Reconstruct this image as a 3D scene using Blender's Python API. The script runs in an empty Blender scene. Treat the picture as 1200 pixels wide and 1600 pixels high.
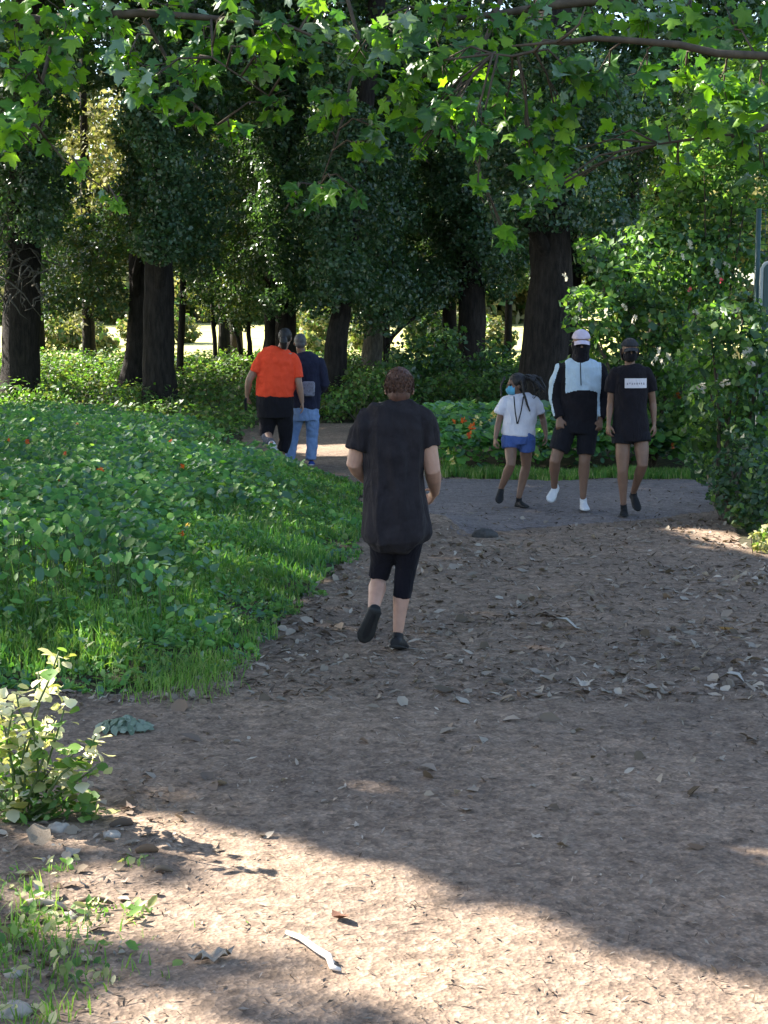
import bpy, bmesh, math, random
import numpy as np
from mathutils import Vector, Matrix, noise as mnoise

SC = bpy.context.scene
C = SC.collection
RAD = math.radians
rng = np.random.default_rng(7)
random.seed(7)

# ------------------------------------------------------------------ camera, sky, sun, exposure
CAMZ, FPX, PITCH = 1.9, 2400.0, math.atan(300 / 2400.0)
cam_data = bpy.data.cameras.new('camera')
cam_data.sensor_fit = 'VERTICAL'
cam_data.sensor_height = 24
cam_data.lens = 24 * FPX / 1600
cam_data.clip_start = 0.1
cam_data.clip_end = 3000
cam = bpy.data.objects.new('camera', cam_data)
C.objects.link(cam)
cam.location = (0, 0, CAMZ)
cam.rotation_euler = (math.pi / 2 - PITCH, 0, 0)
SC.camera = cam

SUN_EL = RAD(38)
SH = Vector((-0.88, 0.47, 0)).normalized()
SUN = Vector((SH.x * math.cos(SUN_EL), SH.y * math.cos(SUN_EL), math.sin(SUN_EL)))   # towards the sun
world = bpy.data.worlds.new('World')
SC.world = world
world.use_nodes = True
wn = world.node_tree
bg = wn.nodes['Background']
sky = wn.nodes.new('ShaderNodeTexSky')
sky.sky_type = 'NISHITA'
sky.sun_disc = False
sky.sun_elevation = SUN_EL
sky.sun_rotation = math.atan2(SH.x, SH.y)
sky.air_density = 1.0
sky.dust_density = 1.5
wn.links.new(sky.outputs[0], bg.inputs[0])
bg.inputs[1].default_value = 0.088
sun_data = bpy.data.lights.new('sun', 'SUN')
sun_data.energy = 5
sun_data.angle = RAD(0.53)
sun_data.color = (1.0, 0.93, 0.82)
sun = bpy.data.objects.new('sun', sun_data)
C.objects.link(sun)
sun.rotation_euler = SUN.to_track_quat('Z', 'Y').to_euler()
SC.view_settings.view_transform = 'Standard'
SC.view_settings.look = 'None'
SC.view_settings.gamma = 1
SC.view_settings.use_curve_mapping = False
SC.view_settings.exposure = 2.4
cy = SC.cycles
cy.use_denoising = True
cy.max_bounces = 6
cy.diffuse_bounces = 3
cy.glossy_bounces = 2
cy.transmission_bounces = 4
cy.sample_clamp_indirect = 6
cy.caustics_reflective = False
cy.caustics_refractive = False

# ------------------------------------------------------------------ pixel helpers (photo pixels, 1200 x 1600)
_f = Vector((0, math.cos(PITCH), -math.sin(PITCH)))
_u = Vector((0, math.sin(PITCH), math.cos(PITCH)))
def ray(px, py):
    return _f + Vector((1, 0, 0)) * ((px - 600) / FPX) + _u * ((800 - py) / FPX)
def at(px, py, Y):
    d = ray(px, py)
    return Vector((0, 0, CAMZ)) + d * (Y / d.y)
def gr(px, py, z=0.0):
    d = ray(px, py)
    return Vector((0, 0, CAMZ)) + d * ((z - CAMZ) / d.z)

# ------------------------------------------------------------------ numpy noise
def _hash(ix, iy, s):
    h = (ix * 374761393 + iy * 668265263 + s * 974634777) & 0xffffffff
    h = ((h ^ (h >> 13)) * 1274126177) & 0xffffffff
    return ((h ^ (h >> 16)) & 0xffff) / 65535.0
def vnoise(x, y, s=0):
    x = np.asarray(x, float); y = np.asarray(y, float)
    ix = np.floor(x).astype(np.int64); iy = np.floor(y).astype(np.int64)
    fx = x - ix; fy = y - iy
    fx = fx * fx * (3 - 2 * fx); fy = fy * fy * (3 - 2 * fy)
    a = _hash(ix, iy, s); b = _hash(ix + 1, iy, s); c = _hash(ix, iy + 1, s); d = _hash(ix + 1, iy + 1, s)
    return (a + (b - a) * fx) * (1 - fy) + (c + (d - c) * fx) * fy
def fbm(x, y, s=0, o=4):
    t = 0; a = .5
    for k in range(o):
        t = t + a * vnoise(x * 2 ** k, y * 2 ** k, s + k * 17); a *= .5
    return t

def inpoly(x, y, poly):
    x = np.asarray(x, float); y = np.asarray(y, float)
    r = np.zeros(x.shape, bool); n = len(poly)
    for i in range(n):
        x0, y0 = poly[i]; x1, y1 = poly[(i + 1) % n]
        c = ((y0 > y) != (y1 > y)) & (x < (x1 - x0) * (y - y0) / ((y1 - y0) or 1e-9) + x0)
        r ^= c
    return r
def segdist(x, y, line, closed=True):
    x = np.asarray(x, float); y = np.asarray(y, float)
    d = np.full(x.shape, 1e9); n = len(line)
    for i in range(n if closed else n - 1):
        x0, y0 = line[i]; x1, y1 = line[(i + 1) % n]
        dx, dy = x1 - x0, y1 - y0
        t = np.clip(((x - x0) * dx + (y - y0) * dy) / (dx * dx + dy * dy + 1e-9), 0, 1)
        d = np.minimum(d, np.hypot(x - x0 - t * dx, y - y0 - t * dy))
    return d

def G(*pts): return [tuple(gr(a, b).xy) for a, b in pts]
# the grass and nasturtium island left of the path
ISLAND = G((-260, 1095), (0, 1078), (120, 1080), (230, 1085), (340, 1050), (440, 962), (510, 905), (552, 855), (570, 800), (560, 758),
           (500, 740), (430, 724), (385, 704), (300, 690)) + [(-6, 24.2), (-14, 24.5), (-14, 8)]
PATH = [(-3.4, 2.6)] + [(-3.2, 7.2)] + G((0, 1078), (120, 1080), (230, 1085), (340, 1050), (440, 962), (510, 905), (552, 855), (570, 800), (560, 758),
           (500, 740), (430, 724), (392, 704), (378, 690), (372, 672), (410, 663), (700, 663), (705, 690), (688, 747), (800, 749), (1112, 748), (1130, 800), (1150, 850), (1200, 866)) + [(3.6, 11.5), (4.6, 9), (5.0, 2.6)]
PAVED = G((560, 762), (575, 800), (640, 806), (690, 820), (730, 838), (800, 832), (900, 822), (1000, 815), (1122, 800), (1110, 749), (800, 750), (690, 748), (600, 735), (550, 742))

def H(x, y):
    x = np.asarray(x, float); y = np.asarray(y, float)
    h = 0.022 * (fbm(x * .5, y * .5, 3) - .47) * np.clip((y - 2) / 3, 0, 1)
    ins = inpoly(x, y, ISLAND)
    d = segdist(x, y, ISLAND[:14], False)
    h = h + np.where(ins, 0.27 * np.clip((d - .05) / 2.6, 0, 1) ** .8, 0)
    k = np.clip((y - 27) / 13, 0, 1); h = h + .5 * k * k * (3 - 2 * k)
    h = h + .09 * np.exp(-(((x - .42) / .34) ** 2 + ((y - 14.2) / .45) ** 2))
    k = np.clip((y - 50) / 45, 0, 1); h = h + 1.35 * k * k * (3 - 2 * k)
    far = np.clip((y - 100) / 300, 0, 1)
    h = h + 5.0 * far * far
    return h
def Hs(x, y): return float(H(np.array([x]), np.array([y]))[0])

# ------------------------------------------------------------------ mesh helpers
def np_mesh(name, V, F, mats=None, smooth=False, midx=None):
    """V (n,3) and F (m,k) arrays -> mesh with every face of k corners"""
    V = np.asarray(V, np.float32); F = np.asarray(F, np.int32)
    me = bpy.data.meshes.new(name)
    me.vertices.add(len(V)); me.vertices.foreach_set('co', V.ravel())
    k = F.shape[1]
    me.loops.add(F.size); me.loops.foreach_set('vertex_index', F.ravel())
    me.polygons.add(len(F)); me.polygons.foreach_set('loop_start', np.arange(0, F.size, k, dtype=np.int32))
    if midx is not None: me.polygons.foreach_set('material_index', np.asarray(midx, np.int32))
    if smooth: me.polygons.foreach_set('use_smooth', np.ones(len(F), bool))
    me.update(calc_edges=True)
    for m in (mats or []): me.materials.append(m)
    return me
def link(name, me, parent=None, loc=None, kind=None):
    o = bpy.data.objects.new(name, me); C.objects.link(o)
    if parent is not None: o.parent = parent
    if loc is not None: o.location = loc
    if kind: o['kind'] = kind
    return o
def tag(o, label=None, cat=None, group=None, kind=None):
    if label: o['label'] = label
    if cat: o['category'] = cat
    if group: o['group'] = group
    if kind: o['kind'] = kind
    return o
def empty(name, loc, label, cat, group=None):
    o = bpy.data.objects.new(name, None); C.objects.link(o); o.location = loc
    o.empty_display_size = .1
    return tag(o, label, cat, group)

class MB:
    """collects closed tubes and blobs of triangles and quads"""
    def __init__(s): s.v = []; s.f = []
    def add(s, V, F):
        o = len(s.v); s.v += [tuple(p) for p in V]; s.f += [tuple(i + o for i in f) for f in F]
    def tube(s, pts, rad, seg=10, cap=True, ref=None, rough=0, seed=0):
        """pts list of Vector; rad list of r or (a,b): a along ref side, b across"""
        pts = [Vector(p) for p in pts]; n = len(pts)
        rad = [r if isinstance(r, (tuple, list)) else (r, r) for r in rad]
        V = []; prev = Vector(ref) if ref is not None else None
        for i, p in enumerate(pts):
            t = (pts[min(i + 1, n - 1)] - pts[max(i - 1, 0)]).normalized()
            if prev is None: prev = t.orthogonal()
            a = prev - t * prev.dot(t)
            a = a.normalized() if a.length > 1e-5 else t.orthogonal().normalized()
            prev = a; b = t.cross(a)
            for k in range(seg):
                th = 2 * math.pi * k / seg
                q = 1.0
                if rough: q = 1 + rough * (mnoise.noise(Vector((math.cos(th) * 1.7 + seed, math.sin(th) * 1.7, p.z * 1.3 + seed * 3))) + .6 * mnoise.noise(Vector((math.cos(th) * 5 + seed, math.sin(th) * 5, p.z * 4))))
                V.append(p + a * (math.cos(th) * rad[i][0] * q) + b * (math.sin(th) * rad[i][1] * q))
        F = [(i * seg + k, i * seg + (k + 1) % seg, (i + 1) * seg + (k + 1) % seg, (i + 1) * seg + k) for i in range(n - 1) for k in range(seg)]
        if cap:
            F.append(tuple(range(seg - 1, -1, -1))); F.append(tuple((n - 1) * seg + k for k in range(seg)))
        s.add(V, F)
    def ball(s, c, r, M=None, seg=14, rings=9):
        r = (r, r, r) if not isinstance(r, (tuple, list)) else r
        c = Vector(c); V = []; M = M or Matrix.Identity(3)
        V.append(c + M @ Vector((0, 0, r[2])))
        for i in range(1, rings):
            ph = math.pi * i / rings
            for k in range(seg):
                th = 2 * math.pi * k / seg
                V.append(c + M @ Vector((r[0] * math.sin(ph) * math.cos(th), r[1] * math.sin(ph) * math.sin(th), r[2] * math.cos(ph))))
        V.append(c + M @ Vector((0, 0, -r[2])))
        F = [(0, 1 + k, 1 + (k + 1) % seg) for k in range(seg)]
        for i in range(rings - 2):
            F += [(1 + i * seg + k, 1 + (i + 1) * seg + k, 1 + (i + 1) * seg + (k + 1) % seg, 1 + i * seg + (k + 1) % seg) for k in range(seg)]
        L = len(V) - 1; b = 1 + (rings - 2) * seg
        F += [(b + k, L, b + (k + 1) % seg) for k in range(seg)]
        s.add(V, F)
    def limb(s, pts, rad, seg=12, ref=None):
        """tube with round ends, for joining by remesh"""
        s.tube(pts, rad, seg, True, ref)
        for p, r in ((pts[0], rad[0]), (pts[-1], rad[-1])):
            r = min(r) if isinstance(r, (tuple, list)) else r
            s.ball(p, r * .99, seg=seg, rings=8)
    def box(s, c, sz, M=None):
        M = M or Matrix.Identity(3); c = Vector(c)
        V = [c + M @ Vector((x * sz[0] / 2, y * sz[1] / 2, z * sz[2] / 2)) for x in (-1, 1) for y in (-1, 1) for z in (-1, 1)]
        s.add(V, [(0, 1, 3, 2), (4, 6, 7, 5), (0, 4, 5, 1), (2, 3, 7, 6), (0, 2, 6, 4), (1, 5, 7, 3)])
    def mesh(s, name, mat, smooth=True, off=None):
        me = bpy.data.meshes.new(name)
        v = s.v if off is None else [(a - off[0], b - off[1], c - off[2]) for a, b, c in s.v]
        me.from_pydata(v, [], s.f); me.update()
        if mat: me.materials.append(mat)
        if smooth: me.polygons.foreach_set('use_smooth', np.ones(len(me.polygons), bool))
        return me
    def build(s, name, mat, parent=None, smooth=True, off=None, kind=None):
        return link(name, s.mesh(name, mat, smooth, off), parent, kind=kind)

def remeshed(mb, name, mat, voxel=.0065, smooth=4, fac=.5, deci=1.0, off=None, wrinkle=None, clip=None):
    """union of the closed pieces of mb as one continuous skin"""
    me = mb.mesh(name, None, True, off)
    o = bpy.data.objects.new('tmp', me); C.objects.link(o)
    m = o.modifiers.new('r', 'REMESH'); m.mode = 'VOXEL'; m.voxel_size = voxel
    m = o.modifiers.new('s', 'SMOOTH'); m.iterations = smooth; m.factor = fac
    if deci < 1: m = o.modifiers.new('d', 'DECIMATE'); m.ratio = deci
    dg = bpy.context.evaluated_depsgraph_get()
    r = bpy.data.meshes.new_from_object(o.evaluated_get(dg))
    bpy.data.objects.remove(o); bpy.data.meshes.remove(me)
    r.name = name
    if wrinkle:
        amp, sx, sz, seed = wrinkle
        nv = len(r.vertices)
        co = np.empty(nv * 3); r.vertices.foreach_get('co', co); co = co.reshape(-1, 3)
        no = np.empty(nv * 3); r.vertices.foreach_get('normal', no); no = no.reshape(-1, 3)
        d = np.empty(nv)
        for i in range(nv):
            x, y, z = co[i]
            w = mnoise.noise(Vector((x * sx + seed, y * sx, z * sz + x * sx * .5)))
            d[i] = (1 - abs(w) * 2.4) * .6 + mnoise.noise(Vector((x * sx * 2.3, y * sx * 2.3 + seed, z * sz * 2.5))) * .5
        co += no * (d * amp)[:, None]
        r.vertices.foreach_set('co', co.ravel()); r.update()
    r.materials.clear()
    if mat: r.materials.append(mat)
    r.polygons.foreach_set('use_smooth', np.ones(len(r.polygons), bool))
    return r

# ------------------------------------------------------------------ materials
def newmat(name):
    m = bpy.data.materials.new(name); m.use_nodes = True
    nt = m.node_tree
    for n in list(nt.nodes): nt.nodes.remove(n)
    out = nt.nodes.new('ShaderNodeOutputMaterial')
    return m, nt, out
def N(nt, t, **k):
    n = nt.nodes.new(t)
    for a, b in k.items():
        if a.startswith('i_'):
            n.inputs[a[2:].replace('_', ' ')].default_value = b
        else: setattr(n, a, b)
    return n
def ramp(nt, cols, fac=None):
    r = nt.nodes.new('ShaderNodeValToRGB')
    els = r.color_ramp.elements
    while len(els) < len(cols): els.new(.5)
    for e, (p, c) in zip(els, cols): e.position = p; e.color = (*c, 1)
    if fac is not None: nt.links.new(fac, r.inputs[0])
    return r
def leaf_mat(name, cols, trans=.35, rough=.5, spec=.35, tcol=None, clump=0.0):
    """cols: list of colours picked at random per leaf"""
    m, nt, out = newmat(name); L = nt.links.new
    geo = N(nt, 'ShaderNodeNewGeometry'); oi = N(nt, 'ShaderNodeObjectInfo')
    ad = N(nt, 'ShaderNodeMath', operation='ADD'); L(geo.outputs['Random Per Island'], ad.inputs[0]); L(oi.outputs['Random'], ad.inputs[1])
    fr = N(nt, 'ShaderNodeMath', operation='FRACT'); L(ad.outputs[0], fr.inputs[0])
    n = len(cols)
    r = ramp(nt, [(i / max(1, n - 1), c) for i, c in enumerate(cols)], fr.outputs[0])
    col = r.outputs[0]
    tx = N(nt, 'ShaderNodeTexNoise', i_Scale=1.1, i_Detail=2.0)
    tc = N(nt, 'ShaderNodeTexCoord'); L(geo.outputs['Position'], tx.inputs['Vector'])
    mr = N(nt, 'ShaderNodeMapRange'); mr.inputs[1].default_value = .3; mr.inputs[2].default_value = .7
    mr.inputs[3].default_value = .7; mr.inputs[4].default_value = 1.3; L(tx.outputs[0], mr.inputs[0])
    hs = N(nt, 'ShaderNodeHueSaturation'); L(mr.outputs[0], hs.inputs['Value']); L(col, hs.inputs['Color']); col = hs.outputs[0]
    p = N(nt, 'ShaderNodeBsdfPrincipled', i_Roughness=rough); p.inputs['Specular IOR Level'].default_value = spec
    L(col, p.inputs['Base Color'])
    t = N(nt, 'ShaderNodeBsdfTranslucent')
    g = N(nt, 'ShaderNodeMixRGB', blend_type='MULTIPLY', i_Fac=1.0)
    g.inputs[2].default_value = (*(tcol or (1.6, 1.7, .55)), 1); L(col, g.inputs[1]); L(g.outputs[0], t.inputs[0])
    mx = N(nt, 'ShaderNodeMixShader'); mx.inputs[0].default_value = trans
    L(p.outputs[0], mx.inputs[1]); L(t.outputs[0], mx.inputs[2]); L(mx.outputs[0], out.inputs[0])
    return m
def rough_mat(name, cols, scale=8, detail=6, rough=.9, bump=.3, bscale=None, stretch=(1, 1, 1), spec=.2, dist=.01, fine=None):
    """noise-coloured matt surface in object space"""
    m, nt, out = newmat(name); L = nt.links.new
    geo = N(nt, 'ShaderNodeTexCoord')
    mp = N(nt, 'ShaderNodeMapping'); mp.inputs['Scale'].default_value = stretch; L(geo.outputs['Object'], mp.inputs[0])
    a = N(nt, 'ShaderNodeTexNoise', i_Scale=float(scale), i_Detail=float(detail), i_Roughness=.65); L(mp.outputs[0], a.inputs['Vector'])
    n = len(cols)
    r = ramp(nt, [(.3 + .4 * i / max(1, n - 1), c) for i, c in enumerate(cols)], a.outputs[0])
    p = N(nt, 'ShaderNodeBsdfPrincipled', i_Roughness=rough); p.inputs['Specular IOR Level'].default_value = spec
    L(r.outputs[0], p.inputs['Base Color'])
    b = N(nt, 'ShaderNodeTexNoise', i_Scale=float(bscale or scale * 3), i_Detail=6.0, i_Roughness=.7); L(mp.outputs[0], b.inputs['Vector'])
    bp = N(nt, 'ShaderNodeBump', i_Strength=bump, i_Distance=dist); L(b.outputs[0], bp.inputs['Height']); L(bp.outputs[0], p.inputs['Normal'])
    L(p.outputs[0], out.inputs[0])
    return m
def dirt_mat(name, base, dark, pale, fine_scale=30.0):
    m, nt, out = newmat(name); L = nt.links.new
    tc = N(nt, 'ShaderNodeTexCoord')
    big = N(nt, 'ShaderNodeTexNoise', i_Scale=.9, i_Detail=5.0, i_Roughness=.6); L(tc.outputs['Object'], big.inputs['Vector'])
    mid = N(nt, 'ShaderNodeTexNoise', i_Scale=9.0, i_Detail=8.0, i_Roughness=.75); L(tc.outputs['Object'], mid.inputs['Vector'])
    vor = N(nt, 'ShaderNodeTexVoronoi', i_Scale=fine_scale, i_Randomness=1.0); L(tc.outputs['Object'], vor.inputs['Vector'])
    vor2 = N(nt, 'ShaderNodeTexVoronoi', i_Scale=fine_scale * 2.7, i_Randomness=1.0); L(tc.outputs['Object'], vor2.inputs['Vector'])
    r = ramp(nt, [(.32, dark), (.5, base), (.72, pale)], mid.outputs[0])
    rb = ramp(nt, [(.3, (.72, .72, .74)), (.7, (1.15, 1.12, 1.08))], big.outputs[0])
    mu = N(nt, 'ShaderNodeMixRGB', blend_type='MULTIPLY', i_Fac=1.0); L(r.outputs[0], mu.inputs[1]); L(rb.outputs[0], mu.inputs[2])
    sp = N(nt, 'ShaderNodeSeparateColor'); L(vor.outputs['Color'], sp.inputs[0])
    chip = ramp(nt, [(.0, (.6, .6, .6)), (.45, (1, 1, 1)), (.8, (1.0, 1.0, 1.0)), (1.0, (1.3, 1.27, 1.22))], sp.outputs[0])
    mu2 = N(nt, 'ShaderNodeMixRGB', blend_type='MULTIPLY', i_Fac=.75); L(mu.outputs[0], mu2.inputs[1]); L(chip.outputs[0], mu2.inputs[2])
    sp2 = N(nt, 'ShaderNodeSeparateColor'); L(vor2.outputs['Color'], sp2.inputs[0])
    chip2 = ramp(nt, [(.0, (.65, .65, .65)), (.6, (1, 1, 1)), (1.0, (1.4, 1.38, 1.3))], sp2.outputs[1])
    mu3 = N(nt, 'ShaderNodeMixRGB', blend_type='MULTIPLY', i_Fac=.7); L(mu2.outputs[0], mu3.inputs[1]); L(chip2.outputs[0], mu3.inputs[2])
    p = N(nt, 'ShaderNodeBsdfPrincipled', i_Roughness=.92); p.inputs['Specular IOR Level'].default_value = .15
    L(mu3.outputs[0], p.inputs['Base Color'])
    ad = N(nt, 'ShaderNodeMath', operation='ADD'); L(vor.outputs['Distance'], ad.inputs[0]); L(mid.outputs[0], ad.inputs[1])
    bp = N(nt, 'ShaderNodeBump', i_Strength=.6, i_Distance=.010); L(ad.outputs[0], bp.inputs['Height'])
    bp2 = N(nt, 'ShaderNodeBump', i_Strength=.5, i_Distance=.005); L(vor2.outputs['Distance'], bp2.inputs['Height']); L(bp.outputs[0], bp2.inputs['Normal'])
    L(bp2.outputs[0], p.inputs['Normal']); L(p.outputs[0], out.inputs[0])
    return m
def cloth(name, col, col2=None, bump=.25):
    c2 = col2 or tuple(c * .75 for c in col)
    m = rough_mat(name, [c2, col], scale=14, rough=.92, bump=bump, bscale=260, spec=.12, dist=.002)
    p = [n for n in m.node_tree.nodes if n.type == 'BSDF_PRINCIPLED'][0]
    nt = m.node_tree; L = nt.links.new
    tc = N(nt, 'ShaderNodeTexCoord'); mp = N(nt, 'ShaderNodeMapping'); mp.inputs['Scale'].default_value = (1, 1, .38); mp.inputs['Rotation'].default_value = (.15, .35, .2); L(tc.outputs['Object'], mp.inputs[0])
    nz = N(nt, 'ShaderNodeTexNoise', i_Scale=13.0, i_Detail=3.0, i_Roughness=.5, i_Distortion=.9); L(mp.outputs[0], nz.inputs['Vector'])
    fb = N(nt, 'ShaderNodeBump', i_Strength=.6, i_Distance=.045); L(nz.outputs[0], fb.inputs['Height'])
    ob = [n for n in nt.nodes if n.type == 'BUMP' and n != fb][0]; L(fb.outputs[0], ob.inputs['Normal'])
    p.inputs['Sheen Weight'].default_value = .03; p.inputs['Sheen Roughness'].default_value = .6
    return m
def skin(name, col):
    m = rough_mat(name, [tuple(c * .8 for c in col), col], scale=18, rough=.5, bump=.15, bscale=120, spec=.35, dist=.001)
    p = [n for n in m.node_tree.nodes if n.type == 'BSDF_PRINCIPLED'][0]
    p.inputs['Subsurface Weight'].default_value = .08; p.inputs['Subsurface Radius'].default_value = (.02, .008, .004)
    return m

M = {}
M['dirt'] = dirt_mat('trodden dirt', (.240, .178, .134), (.140, .104, .078), (.33, .258, .20))
M['paved'] = dirt_mat('grey gritted path', (.20, .176, .172), (.135, .118, .115), (.27, .24, .235), 45.0)
M['soil'] = dirt_mat('dark soil', (.07, .065, .04), (.035, .035, .02), (.13, .11, .07), 18.0)
M['meadow'] = rough_mat('sunlit meadow', [(.30, .30, .09), (.42, .40, .15), (.50, .46, .22)], scale=.6, rough=1, bump=.2)
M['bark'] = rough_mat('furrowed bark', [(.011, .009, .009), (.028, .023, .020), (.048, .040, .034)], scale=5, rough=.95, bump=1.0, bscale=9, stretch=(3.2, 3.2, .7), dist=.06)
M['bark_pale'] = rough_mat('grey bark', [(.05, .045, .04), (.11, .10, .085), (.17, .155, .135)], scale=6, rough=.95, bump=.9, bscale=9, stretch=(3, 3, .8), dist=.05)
M['twig'] = rough_mat('twig bark', [(.05, .04, .03), (.11, .085, .06)], scale=20, rough=.9, bump=.4, dist=.004)
M['stem'] = rough_mat('green stem', [(.06, .10, .03), (.12, .16, .06)], scale=30, rough=.6, bump=.1)
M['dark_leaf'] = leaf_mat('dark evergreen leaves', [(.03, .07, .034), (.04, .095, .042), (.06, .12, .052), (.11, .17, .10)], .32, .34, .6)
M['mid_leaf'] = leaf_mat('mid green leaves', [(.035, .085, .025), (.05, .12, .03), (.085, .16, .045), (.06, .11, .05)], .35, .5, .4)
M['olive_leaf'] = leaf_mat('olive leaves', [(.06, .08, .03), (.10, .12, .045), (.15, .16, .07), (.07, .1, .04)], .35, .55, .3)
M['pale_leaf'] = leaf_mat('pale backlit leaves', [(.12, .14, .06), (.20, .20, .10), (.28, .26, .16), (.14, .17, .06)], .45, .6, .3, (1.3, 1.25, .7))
M['maple_leaf'] = leaf_mat('fresh maple leaves', [(.09, .21, .022), (.13, .27, .028), (.18, .33, .035), (.07, .18, .03)], .6, .4, .5, (1.7, 1.75, .35))
M['shrub_leaf'] = leaf_mat('shrub leaves', [(.06, .14, .035), (.09, .20, .045), (.14, .25, .06), (.20, .30, .09)], .42, .5, .35)
M['ivy_leaf'] = leaf_mat('ivy leaves', [(.025, .07, .03), (.04, .10, .04), (.06, .13, .055)], .25, .45, .45)
M['nast_leaf'] = leaf_mat('nasturtium leaves', [(.06, .17, .045), (.09, .24, .055), (.14, .31, .07), (.24, .38, .11)], .35, .55, .3, (1.4, 1.6, .5))
M['nast_leaf2'] = leaf_mat('silvery nasturtium leaves', [(.06, .15, .09), (.09, .19, .11), (.14, .25, .15)], .3, .5, .4, (1.4, 1.6, .5))
M['grass'] = leaf_mat('grass blades', [(.055, .15, .04), (.08, .20, .055), (.12, .26, .07), (.18, .28, .10)], .45, .5, .3, (1.3, 1.6, .5))
M['grass_fresh'] = leaf_mat('fresh grass blades', [(.09, .20, .035), (.13, .26, .05), (.19, .30, .08), (.24, .28, .11)], .4, .5, .3, (1.3, 1.6, .5))
M['yellow_leaf'] = leaf_mat('variegated yellow leaves', [(.22, .26, .07), (.36, .37, .16), (.5, .48, .24), (.62, .58, .34)], .35, .55, .3, (1.2, 1.2, .6))
M['dry_leaf'] = leaf_mat('dry fallen leaves', [(.10, .075, .05), (.20, .16, .12), (.27, .23, .18), (.40, .35, .29), (.16, .10, .06)], .1, .8, .2, (1.2, 1.0, .6))
M['chip'] = leaf_mat('mulch chips', [(.08, .06, .045), (.14, .105, .082), (.21, .165, .13), (.29, .24, .19)], .0, .9, .15)
M['orange_petal'] = leaf_mat('orange petals', [(.6, .09, .02), (.7, .16, .03), (.6, .05, .02)], .3, .6, .2, (1.2, .9, .5))
M['yellow_petal'] = leaf_mat('yellow petals', [(.8, .62, .12), (.85, .75, .35), (.8, .5, .1)], .3, .6, .2, (1, 1, .6))
M['white_petal'] = leaf_mat('pale flower petals', [(.50, .46, .38), (.62, .60, .50), (.45, .42, .30)], .35, .6, .2, (1, 1, .9))
M['pink_petal'] = leaf_mat('red petals', [(.7, .06, .10), (.75, .12, .16)], .3, .6, .2, (1, .6, .6))

# ------------------------------------------------------------------ ground, path, meadow
def grid_mesh(name, xs, ys, zf, mat, keep=None):
    X, Y = np.meshgrid(xs, ys); Z = zf(X, Y)
    V = np.stack([X, Y, Z], -1).reshape(-1, 3)
    nx, ny = len(xs), len(ys)
    i = np.arange(nx * ny).reshape(ny, nx)
    F = np.stack([i[:-1, :-1], i[:-1, 1:], i[1:, 1:], i[1:, :-1]], -1).reshape(-1, 4)
    if keep is not None:
        cx = V[F].mean(1); k = keep(cx[:, 0], cx[:, 1]); F = F[k]
        used, inv = np.unique(F, return_inverse=True); V = V[used]; F = inv.reshape(F.shape)
    return np_mesh(name, V, F, [mat], True)
gx = np.concatenate([-np.geomspace(900, 14, 26), np.linspace(-13.5, 13.5, 136), np.geomspace(14, 900, 26)])
gy = np.concatenate([-np.geomspace(500, 1, 16), np.linspace(0, 46, 231), np.geomspace(46.6, 1500, 34)])
tag(link('ground', grid_mesh('ground', gx, gy, lambda x, y: H(x, y) - .02 * inpoly(x, y, PATH), M['soil'])), kind='structure')
def path_z(x, y):
    a = np.clip((14 - y) / 5, .25, 1)
    ruts = .020 * (fbm(x * 2.4 + 3, y * 2.0, 11, 5) - .47) + .012 * (fbm(x * 14, y * 11, 31, 3) - .45)
    return H(x, y) + .006 + ruts * a
jit = lambda x, y: (x + .16 * (fbm(x * 3, y * 3, 5) - .5), y + .4 * (fbm(x * 3 + 9, y * 2, 8) - .5))
px_ = np.concatenate([np.linspace(-10, -3.5, 40)[:-1], np.arange(-3.5, 5.2, .03)])
py_ = np.concatenate([np.arange(2.6, 9, .03), np.arange(9, 16, .06), np.arange(16, 28.5, .14)])
tag(link('path', grid_mesh('path', px_, py_, path_z, M['dirt'], lambda x, y: inpoly(*jit(x, y), PATH))), kind='structure')
pv_x = np.arange(-.6, 4.2, .05); pv_y = np.arange(13.0, 19.6, .08)
tag(link('paved_path', grid_mesh('paved_path', pv_x, pv_y, lambda x, y: path_z(x, y) + .008 - .012 * np.exp(-segdist(x, y, PAVED) / .08), M['paved'], lambda x, y: inpoly(*jit(x, y), PAVED))), kind='structure')
mx_ = np.concatenate([-np.geomspace(300, 10, 20), np.linspace(-9, 9, 20), np.geomspace(10, 300, 20)])
tag(link('meadow', grid_mesh('meadow', mx_, np.concatenate([np.linspace(44, 70, 20), np.geomspace(72, 320, 20)]), lambda x, y: H(x, y) + .02, M['meadow'])), kind='structure')
def GZ(x, y):
    """top of the walked surface"""
    x = np.asarray(x, float); y = np.asarray(y, float)
    return np.where(inpoly(x, y, PATH), path_z(x, y), H(x, y)) + np.where(inpoly(x, y, PAVED), .008, 0)
def GZs(x, y): return float(GZ(np.array([x]), np.array([y]))[0])

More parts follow.
